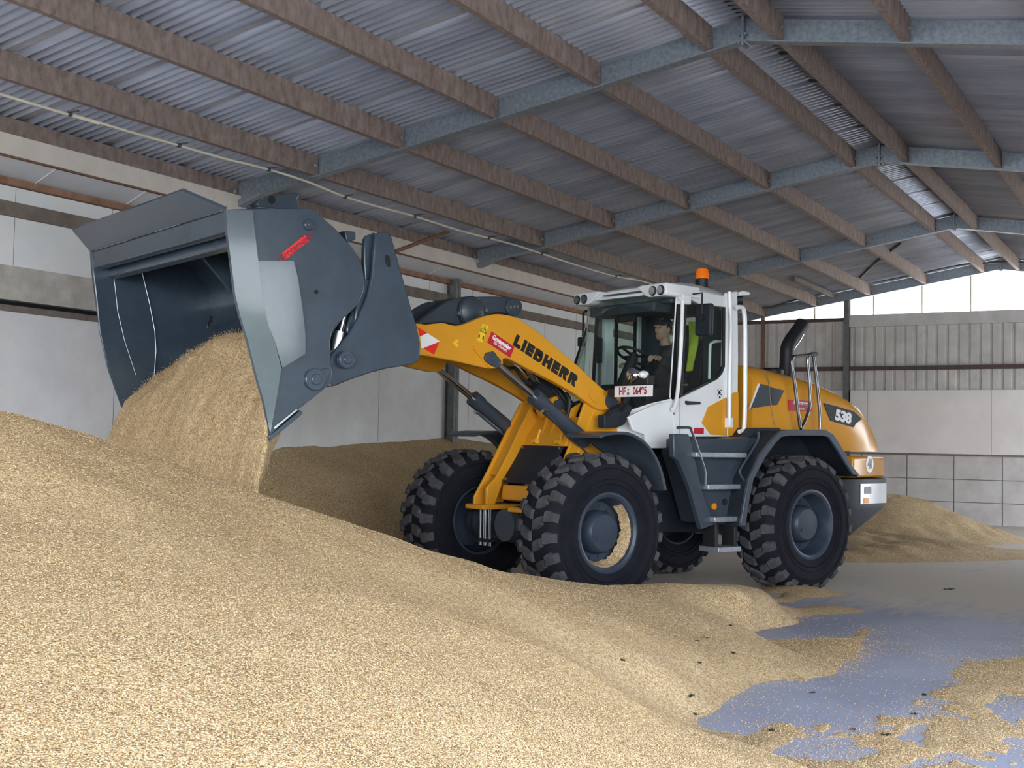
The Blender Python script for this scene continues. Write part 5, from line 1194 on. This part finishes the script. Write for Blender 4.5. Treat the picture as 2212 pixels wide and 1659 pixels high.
# heights measured over the plan of the barn: (x, y, z)
crest = [(4.067,5.610,1.649),(4.409,5.620,1.599),(4.683,5.548,1.540),(4.966,5.461,1.465),(5.218,5.430,1.390),(5.578,5.413,1.278),(5.844,5.358,1.195),(6.194,5.359,1.106),(6.552,5.344,1.012),(6.807,5.308,0.930),(6.969,5.231,0.875),(7.382,5.125,0.729),(7.668,5.033,0.651),(7.975,4.902,0.596),(8.464,4.655,0.514),(8.769,4.529,0.458),(9.079,4.394,0.392),(9.475,4.100,0.378),(9.718,3.975,0.384),(9.927,3.810,0.386),(10.187,3.657,0.358),(10.479,3.551,0.320),(10.756,3.474,0.259)]
face = [(1.441,1.985,0.925),(1.569,1.963,0.900),(1.733,1.777,0.892),(1.941,1.613,0.870),(2.246,1.486,0.823),(2.753,1.413,0.724),(3.321,1.437,0.598),(3.989,1.490,0.446),(4.778,1.537,0.269),(5.359,1.539,0.144),(2.234,3.009,1.057),(2.432,3.069,1.032),(3.291,4.175,1.222),(2.849,2.945,1.000),(3.926,4.074,1.183),(3.457,2.893,0.943),(4.701,3.943,0.979),(3.790,2.520,0.804),(5.377,3.582,0.765),(4.444,2.394,0.659),(6.296,3.398,0.589),(4.954,2.323,0.475),(6.772,3.181,0.419),(5.528,2.347,0.250),(6.759,2.816,0.240),(8.123,3.249,0.250),(8.578,3.654,0.364),(9.107,3.342,0.229),(5.050,1.972,0.264),(9.101,3.154,0.176),(7.654,2.868,0.163),(10.138,3.353,0.191),(5.314,1.815,0.212)]
toe = [(6.417,2.470,0),(6.647,2.547,0),(7.184,2.584,0),(7.740,2.606,0),(8.018,2.544,0),(8.211,2.384,0),(9.478,3.352,0),(10.136,3.302,0),(10.993,3.282,0),(12.051,3.168,0),(12.062,3.853,0),(12.561,3.832,0),(12.813,4.032,0),(6.338,2.236,0),(6.220,2.298,0)]
flat_ = [(12.382,3.380,0),(14.017,3.211,0),(15.520,1.909,0),(12.535,1.542,0),(11.949,2.315,0),(11.232,2.775,0),(8.002,2.241,0),(8.249,1.887,0),(9.996,1.230,0),(8.475,1.043,0),(7.137,1.631,0),(7.091,2.011,0),(6.923,2.257,0),(6.896,1.217,0),(7.125,0.877,0),(6.233,0.768,0),(5.977,1.156,0),(5.755,1.355,0),(8.804,0.570,0),(6.374,0.414,0),(14.289,0.921,0)]
pts = [tuple(p) for p in crest] + [tuple(p) for p in face]
for p in crest:                                        # the back of the heap falls away at the angle of repose
    d = Vector((p[0], p[1])).normalized()
    for k, dz in ((.5, .14), (1.2, .55), (2.0, 1.05)):
        pts.append((p[0] + d.x * k, p[1] + d.y * k, max(p[2] - dz, -.06 - .02 * k)))
pts += [(p[0], p[1], .015) for p in toe] + [(p[0], p[1], -.07) for p in flat_]
for a in range(-10, 60, 10):                           # under and behind the camera
    r = math.radians(a + 5); h = .12 + .85 * max(0, min(1, (a + 5) / 42))
    pts += [(1.0 * math.cos(r), 1.0 * math.sin(r), h * .9 - .2), (-.6 * math.cos(r), -.6 * math.sin(r) + 1, h * .7 - .25)]
f_heap = tps([p[:2] for p in pts], [p[2] for p in pts])
bare = [LZ_ for LZ_ in ([(9.460,3.377,0),(9.755,3.385,0),(10.189,3.319,0),(10.932,3.264,0),(11.507,3.220,0),(12.022,3.160,0),(12.553,2.792,0),(13.375,2.211,0),(14.182,1.580,0),(10.107,1.127,0),(9.581,1.584,0),(9.498,1.836,0),(9.733,2.078,0),(10.063,2.311,0),(10.631,2.545,0),(10.130,2.708,0),(9.858,2.864,0),(9.606,3.097,0)],
    [(6.653,2.538,0),(6.938,2.565,0),(7.285,2.585,0),(7.679,2.585,0),(8.005,2.540,0),(8.211,2.384,0),(8.522,2.276,0),(8.934,2.224,0),(9.583,2.286,0),(10.076,2.374,0),(10.262,2.281,0),(10.003,2.006,0),(9.495,1.569,0),(9.063,1.536,0),(8.224,1.485,0),(7.680,1.484,0),(7.319,1.519,0),(6.993,1.604,0),(6.817,1.767,0),(6.748,1.957,0),(6.751,2.075,0),(6.725,2.197,0),(6.543,2.244,0),(6.335,2.240,0),(6.327,2.327,0),(6.490,2.443,0)],
    [(6.553,1.092,0),(6.802,1.031,0),(7.130,0.796,0),(6.308,0.704,0),(6.127,0.978,0)],
    [(7.584,1.306,0),(8.014,1.236,0),(8.171,1.106,0),(8.202,0.915,0),(7.682,0.857,0),(7.550,1.093,0),(7.554,1.217,0)],
    [(12.871,4.092,0),(13.169,3.934,0),(14.043,3.757,0),(15.463,3.440,0),(16.226,2.683,0),(17.190,1.691,0),(19.505,1.918,0),(18.325,3.287,0),(16.990,4.418,0),(14.395,5.244,0),(13.913,5.162,0)])]
def inside(x, y, poly):
    r = np.zeros(x.shape, bool); n = len(poly)
    for i in range(n):
        x0, y0 = poly[i][:2]; x1, y1 = poly[(i + 1) % n][:2]
        c = ((y0 > y) != (y1 > y)); r ^= c & (x < (x1 - x0) * (y - y0) / ((y1 - y0) + 1e-12) + x0)
    return r
def sdist(x, y, poly):
    d = np.full(x.shape, 1e9); n = len(poly)
    for i in range(n):
        ax, ay = poly[i][:2]; bx, by = poly[(i + 1) % n][:2]; dx, dy = bx - ax, by - ay
        t = np.clip(((x - ax) * dx + (y - ay) * dy) / (dx * dx + dy * dy + 1e-12), 0, 1); d = np.minimum(d, np.hypot(x - ax - t * dx, y - ay - t * dy))
    return np.where(inside(x, y, poly), d, -d)
STEP = .026
gx = np.arange(-1.4, 13.2, STEP); gy = np.arange(-1.6, 9.4, STEP); X, Yg = np.meshgrid(gx, gy, indexing='ij')
H = f_heap(X, Yg)
rough = .045 * fbm(X, Yg, .9, 3, 5) + .016 * fbm(X, Yg, 4, 3, 9)
H = H + rough * np.clip(H * 3, 0, 1)
cover = np.full(X.shape, -1.0)
for b in bare: cover = np.maximum(cover, sdist(X, Yg, b))
cover = cover + .16 * fbm(X, Yg, 3.0, 4, 21)
sparse = (X > 4.6) & (Yg < 3.9) & (X < 8.6)
cover = np.where(sparse, np.maximum(cover, -.13) + .42 * fbm(X * .8, Yg * 1.6, 4.0, 4, 23), cover)
thin = np.where(cover > 0.0, -.02, np.clip(-cover * .06, .002, .014)) + .006 * fbm(X, Yg, 9, 2, 33)
thin = np.where((X > 11.6), -.02, thin)
lim = np.clip((X * .8695 + Yg * .4916 - 11.1) * 2, 0, 1)
H = np.where(H > .03, H, np.maximum(H, thin))
H = np.clip(H, -.025, None)
HEAP = H.copy()
def hgt(x, y):
    i = np.clip((x - gx[0]) / STEP, 0, len(gx) - 2); j = np.clip((y - gy[0]) / STEP, 0, len(gy) - 2); a = i.astype(int); b = j.astype(int); u = i - a; v = j - b
    return HEAP[a, b] * (1 - u) * (1 - v) + HEAP[a + 1, b] * u * (1 - v) + HEAP[a, b + 1] * (1 - u) * v + HEAP[a + 1, b + 1] * u * v
def heightmesh(name, X, Y, Z, keep, m):
    nx, ny = X.shape; idx = np.arange(nx * ny).reshape(nx, ny)
    q = np.stack([idx[:-1, :-1], idx[1:, :-1], idx[1:, 1:], idx[:-1, 1:]], -1).reshape(-1, 4)
    k = (keep[:-1, :-1] | keep[1:, :-1] | keep[1:, 1:] | keep[:-1, 1:]).reshape(-1); q = q[k]
    used = np.unique(q); mp = np.full(nx * ny, -1); mp[used] = np.arange(len(used)); q = mp[q]
    co = np.stack([X.ravel(), Y.ravel(), Z.ravel()], -1)[used].astype(np.float32)
    return rawmesh(name, co, q, m)
def rawmesh(name, co, q, m, tone=None):
    me = bpy.data.meshes.new(name); nf, k = q.shape
    me.vertices.add(len(co)); me.vertices.foreach_set('co', co.astype(np.float32).ravel())
    me.loops.add(nf * k); me.loops.foreach_set('vertex_index', q.astype(np.int32).ravel())
    me.polygons.add(nf); me.polygons.foreach_set('loop_start', np.arange(0, nf * k, k, dtype=np.int32)); me.polygons.foreach_set('use_smooth', np.ones(nf, bool))
    me.update(calc_edges=True); me.materials.append(m)
    if tone is not None:
        a = me.attributes.new('tone', 'FLOAT', 'POINT'); a.data.foreach_set('value', tone.astype(np.float32))
    o = bpy.data.objects.new(name, me); COL.objects.link(o); return o
heap = tag(heightmesh('grain_heap', X, Yg, H, H > -.004, M['grain']), 'broad foreground heap of golden barley sloping down to the bare floor', 'grain heap', kind='stuff')

# heap against the long wall behind the loader
cw_ = [(11.752,10.300,1.304),(12.005,10.300,1.403),(12.590,10.300,1.424),(13.166,10.300,1.422),(14.207,10.300,1.481),(15.008,10.300,1.522),(16.136,10.300,1.583),(16.818,10.300,1.592),(17.547,10.300,1.526),(18.484,10.300,1.488),(20.797,10.300,1.393)]
wx_ = np.array([9.3, 10.4, 11.6, 12.4] + [p[0] for p in cw_] + [27.0]); wzv = np.array([-.1, .75, 1.25, 1.42] + [p[2] for p in cw_] + [1.0])
X2, Y2 = np.meshgrid(np.arange(9.2, 27.3, .06), np.arange(5.6, 10.36, .06), indexing='ij')
top = np.interp(X2, wx_, wzv); top = top + .03 * fbm(X2, Y2, .8, 3, 61)
w_ = (10.36 - Y2)
H2 = top - .50 * w_ + .05 * np.clip(w_, 0, 1) + .06 * fbm(X2, Y2, .7, 3, 41) * np.clip(w_, 0, 1) + .02 * fbm(X2, Y2, 3, 3, 43)
tag(heightmesh('grain_heap', X2, Y2, np.clip(H2, -.03, None), H2 > -.01, M['grain']), 'brown shaded heap of barley banked against the long wall behind the front wheels', 'grain heap', kind='stuff')
# heap and low ridge behind the rear wheel
X3, Y3 = np.meshgrid(np.arange(15.5, 26.5, .05), np.arange(2.0, 10.0, .05), indexing='ij')
def mound(cx, cy, a, b, rot, h):
    c, s = math.cos(rot), math.sin(rot); u = ((X3 - cx) * c + (Y3 - cy) * s) / a; v = (-(X3 - cx) * s + (Y3 - cy) * c) / b
    return h * (1.18 * np.exp(-(u * u + v * v) * 1.4) - .18)
b0 = [(23.050,5.081,0.680),(23.364,3.578,-0.026),(22.349,5.944,0.360)]
m1 = mound(b0[0][0], b0[0][1], 2.0, 2.0, .3, .72); m2 = mound(b0[0][0] - .3, b0[0][1] + 2.2, 2.2, 2.6, 0, .62)
b1 = [(18.733,3.632,-0.029),(17.399,4.366,-0.043),(20.140,2.361,-0.002)]
m3 = mound(b1[0][0], b1[0][1], .75, 2.3, math.atan2(b1[2][1] - b1[1][1], b1[2][0] - b1[1][0]) - math.pi / 2, .20)
m4 = mound(b1[0][0] + 1.6, b1[0][1] + .9, .9, 2.6, -.2, .16)
H3 = np.maximum(np.maximum(m1, m2), np.maximum(m3, m4))
rip = .018 * np.sin((X3 * .8 - Y3 * .55) * 14 + 3 * vnoise(X3, Y3, 1.2, 7)) * np.clip(1 - np.abs(H3 - .16) * 6, 0, 1)
H3 = H3 + (.07 * fbm(X3, Y3, 1.6, 4, 71) + rip) * np.clip(H3 * 6 + .2, 0, 1)
tag(heightmesh('grain_heap', X3, Y3, np.clip(H3, -.03, None), H3 > -.006, M['grain']), 'low brown barley heap near the end wall beyond the rear wheel', 'grain heap', kind='stuff')

# ---- barley sliding out of the bucket and falling: one lumpy curtain
lcs, lsn = math.cos(math.radians(157.8)), math.sin(math.radians(157.8))
def toworld(x, y, z): return (LD.location.x + x * lcs - y * lsn, LD.location.y + x * lsn + y * lcs, z)
NU, NVv = 110, 130
u = np.linspace(0, 1, NU); v = np.linspace(0, 1, NVv); Ug, Vg = np.meshgrid(u, v, indexing='ij')
ye = -1.34 + 2.71 * Ug + .05 * np.clip((Vg - .48) * 8, 0, 1) * Ug ** 4
# path in the x-z plane: ridge inside the bucket, down its floor, over the lip, then a falling arc
path = np.array([(4.60, 2.06), (4.70, 2.20), (4.81, 2.29), (4.91, 2.20), (5.00, 2.02), (5.07, 1.82), (5.11, 1.62), (5.15, 1.40), (5.19, 1.16), (5.22, .92), (5.25, .66), (5.28, .40), (5.30, .15)])
tt = np.linspace(0, 1, len(path)); px_ = np.interp(Vg, tt, path[:, 0]); pz_ = np.interp(Vg, tt, path[:, 1])
inb = np.clip(1 - (Vg / .42), 0, 1)
crown = .20 * np.cos((Ug - .58) * math.pi * 1.25) - .08
pz_ = pz_ + crown * np.clip(inb * 2.2, 0, 1); px_ = px_ + (.13 * np.cos((Ug - .5) * math.pi) + .20 * (1 - Ug) ** 1.5) * np.clip((Vg - .30) * 2.2, 0, 1)
yy = np.where(Vg > .42, ye + (Ug - .5) * .12 * (Vg - .42), ye)
yy = yy + .10 * fbm(Vg * 9, Ug * 2, 1.0, 4, 87) * np.clip((Vg - .45) * 4, 0, 1) * (np.abs(Ug - .5) * 2) ** 6
nz = fbm(Ug * 3.2, Vg * 4, 1.0, 4, 81)
px_ = px_ + .07 * nz + .03 * fbm(Ug * 30, Vg * 8, 1.0, 3, 83); pz_ = pz_ + .06 * fbm(Ug * 8, Vg * 6, 1.0, 3, 85)
def w3(x, y, z): return np.stack([LD.location.x + x * lcs - y * lsn, LD.location.y + x * lsn + y * lcs, z], -1)
fr_ = w3(px_, yy, pz_)
edge = np.minimum(1, np.minimum(Ug, 1 - Ug) * 12)
thk = (.03 + .25 * np.clip(Vg * 3 - .3, 0, 1) * np.sin(np.clip(Vg * 1.25, 0, 1) * math.pi) * edge)
bk_ = w3(px_ - thk, yy, pz_ - .06 * edge)
co = np.concatenate([fr_.reshape(-1, 3), bk_.reshape(-1, 3)]); idx = np.arange(NU * NVv).reshape(NU, NVv); N = NU * NVv
q = np.stack([idx[:-1, :-1], idx[1:, :-1], idx[1:, 1:], idx[:-1, 1:]], -1).reshape(-1, 4)
def strip(a): return np.stack([a[:-1], a[1:], a[1:] + N, a[:-1] + N], -1)
qq = np.concatenate([q, q[:, ::-1] + N, strip(idx[:, 0])[:, ::-1], strip(idx[:, -1]), strip(idx[0]), strip(idx[-1])[:, ::-1]])
pour = tag(rawmesh('pouring_grain', co, qq, M['grain']), 'curtain of barley sliding out of the raised bucket onto the heap', 'grain', kind='stuff')

# ---- single kernels on the surface of the heap, over the bare floor and around the falling curtain
def kernels(name, P, Nn, size, label, cat, parent=None, fall=False):
    n = len(P); a = nrng.rand(n) * 2 * math.pi
    t0 = np.stack([np.cos(a), np.sin(a), (nrng.rand(n) - .5) * .9], -1)
    if fall: t0 = np.stack([(nrng.rand(n) - .5), (nrng.rand(n) - .5), (nrng.rand(n) - .5) * 2.2], -1)
    else: t0 = t0 - Nn * ((t0 * Nn).sum(-1, keepdims=True)) * .75
    t0 /= np.linalg.norm(t0, axis=1, keepdims=True)
    b0 = np.cross(Nn, t0); b0 /= np.linalg.norm(b0, axis=1, keepdims=True) + 1e-9; c0 = np.cross(t0, b0)
    L = (size * (.8 + .45 * nrng.rand(n)))[:, None]
    vs = np.stack([P - t0 * L * .5, P + t0 * L * .5, P + b0 * L * .19, P - b0 * L * .19, P + c0 * L * .17, P - c0 * L * .12], 1).reshape(-1, 3)
    tri = np.array([(0, 2, 4), (0, 4, 3), (0, 3, 5), (0, 5, 2), (1, 4, 2), (1, 3, 4), (1, 5, 3), (1, 2, 5)])
    f = (np.arange(n)[:, None, None] * 6 + tri[None]).reshape(-1, 3)
    tn = np.repeat(np.clip(nrng.normal(.5, .24, n), 0, 1), 6)
    o = tag(rawmesh(name, vs, f, M['kernel'], tn), label, cat, kind='stuff')
    if parent: o.parent = parent
    return o
NK = 340000
rr_ = np.exp(nrng.uniform(math.log(1.7), math.log(10.5), NK)); aa = nrng.uniform(math.radians(-1), math.radians(61), NK)
kx, ky = rr_ * np.cos(aa), rr_ * np.sin(aa); kz = hgt(kx, ky); e = .03
nx_, ny_ = -(hgt(kx + e, ky) - hgt(kx - e, ky)) / (2 * e), -(hgt(kx, ky + e) - hgt(kx, ky - e)) / (2 * e)
Nn = np.stack([nx_, ny_, np.ones(NK)], -1); Nn /= np.linalg.norm(Nn, axis=1, keepdims=True)
ok = (kz > .0) & (kx < 13); ok2 = (kz <= .0) & (nrng.rand(NK) < .07) & (kx < 13)
P = np.stack([kx, ky, kz], -1)
siz = np.clip(.0085 + (rr_ - 3) * .0007, .0085, .0125)
kernels('surface_kernels', P[ok] + Nn[ok] * .0012, Nn[ok], siz[ok], None, None, heap)
P2 = P[ok2].copy(); P2[:, 2] = .0015; up_ = np.tile(np.array([0, 0, 1.0]), (len(P2), 1))
NS = 170000
sx_, sy_ = nrng.uniform(4.4, 11.5, NS), nrng.uniform(-.6, 4.4, NS)
cv = np.full(NS, -1.0)
for b in bare[:4]: cv = np.maximum(cv, sdist(sx_, sy_, b))
pr_ = np.where(cv < 0, .9, .035 + .8 * np.exp(-cv / .10)) * np.clip(.75 + 1.6 * fbm(sx_, sy_, 2.2, 3, 91), .05, 1)
k_ = (nrng.rand(NS) < pr_) & (hgt(sx_, sy_) < .012)
P3 = np.stack([sx_[k_], sy_[k_], np.maximum(hgt(sx_[k_], sy_[k_]), 0) + .002], -1)
P3 = np.concatenate([P3, P2]); kernels('scattered_kernels', P3, np.tile(np.array([0, 0, 1.0]), (len(P3), 1)), np.full(len(P3), .0115), 'thin scatter of barley kernels over and around the bare floor patches', 'grain')
# kernels on and around the curtain
nf_ = 42000
iu = nrng.randint(0, NU, nf_); iv = nrng.randint(20, NVv, nf_); iu = np.where(iv < NVv * .5, np.clip(iu, 5, NU - 9), iu); P = fr_[iu, iv] + nrng.normal(0, 1, (nf_, 3)) * np.array([.028, .028, .03]) * (.3 + 1.3 * v[iv][:, None])
n0 = np.tile(np.array([-lcs * -1 * 0 + .3, .2, 1.0]), (nf_, 1)); n0 /= np.linalg.norm(n0[0])
sel = (iu > NU * .93) & (iv > NVv * .55)
P[sel] += nrng.normal(0, 1, (sel.sum(), 3)) * .05
kernels('falling_kernels', P, n0, np.full(nf_, .0125), None, None, pour, fall=True)

# ---- barley caught in the near front rim
gr = []
for i in range(31):
    a = math.radians(-118 + 172 * i / 30); row = []
    wd = (.22 + .50 * math.sin(math.pi * i / 30) ** .8) * (.75 + .5 * rnd.random())
    for j in range(6):
        t = j / 5; r = .322 - .095 * t * wd; y = .115 + .09 * (1 - t) + .015 * rnd.random()
        row.append(toworld(1.4875 - r * math.cos(a), .98 + y, HZ + r * math.sin(a)))
    gr.append(row)
tag(MB().sheet(gr, .012).build('spilled_grain', M['grain'], smooth=60), 'barley caught inside the rim of the front wheel facing the open floor', 'grain', kind='stuff')

# ---- leaf scraps on grain and floor
def leaf(px, py, s, m, label, group=None, rot=0):
    z = float(hgt(np.array([px]), np.array([py]))[0]); z = max(z, 0)
    g = []
    for i in range(7):
        t = i / 6; w = s * .32 * math.sin(math.pi * min(1, t * 1.02 + .02)) * (1 + .35 * math.sin(i * 2.1)) + .002
        g.append([(s * (t - .5), -w, .005 + .005 * math.sin(i * 1.7)), (s * (t - .5), 0, .003 + .008 * t), (s * (t - .5), w, .006 + .004 * math.cos(i * 1.3))])
    o = MB().sheet(g, .0015).build('leaf_scrap', m, smooth=60); o.location = (px, py, z); o.rotation_euler = (0, 0, rot)
    tag(o, label, 'leaf', group)
lf = [(14.368,2.536,0),(8.071,1.571,0),(7.729,2.177,0),(7.446,1.508,0),(6.787,1.517,0)]
leaf(lf[0][0], lf[0][1], .12, M['gleaf'], 'dark green leaf lying on the floor beyond the bluish strip, behind the rear wheel', rot=-1.0)
leaf(lf[4][0], lf[4][1], .055, M['gleaf'], 'greenish leaf scrap on the grain at the near edge of the large bare patch', rot=-1.2)
for p in lf[1:4]: leaf(p[0], p[1], .042, M['leaf'], 'small dark leaf scrap on the large bare patch of bluish floor', 'leaf scraps on the bare floor', rot=rnd.random() * 3)
def onheap(px, py):          # from the camera's seat along a measured bearing to where it meets the heap
    d = Vector((px, py, 0)) - CAM
    for k in range(30, 400):
        q = CAM + d * (k / 400)
        if q.z <= float(hgt(np.array([q.x]), np.array([q.y]))[0]): return q
    return CAM + d
lf = [(8.852,3.085,0),(8.284,3.137,0),(9.223,3.510,0),(9.403,3.502,0),(8.074,3.626,0),(6.703,2.552,0),(10.163,3.570,0),(6.569,2.071,0),(6.842,1.707,0)]
for p in lf:
    q = onheap(p[0], p[1]); leaf(q.x, q.y, .038, M['leaf'], 'small dark leaf scrap on the spilled barley near the bare patch', 'leaf scraps on the barley', rot=rnd.random() * 3)
lf = [(7.158,2.769,0)][0]; q = onheap(lf[0], lf[1]); leaf(q.x, q.y, .06, M['gleaf'], 'larger grey-green leaf on the barley slope by the tip of the bare patch', rot=-.8)
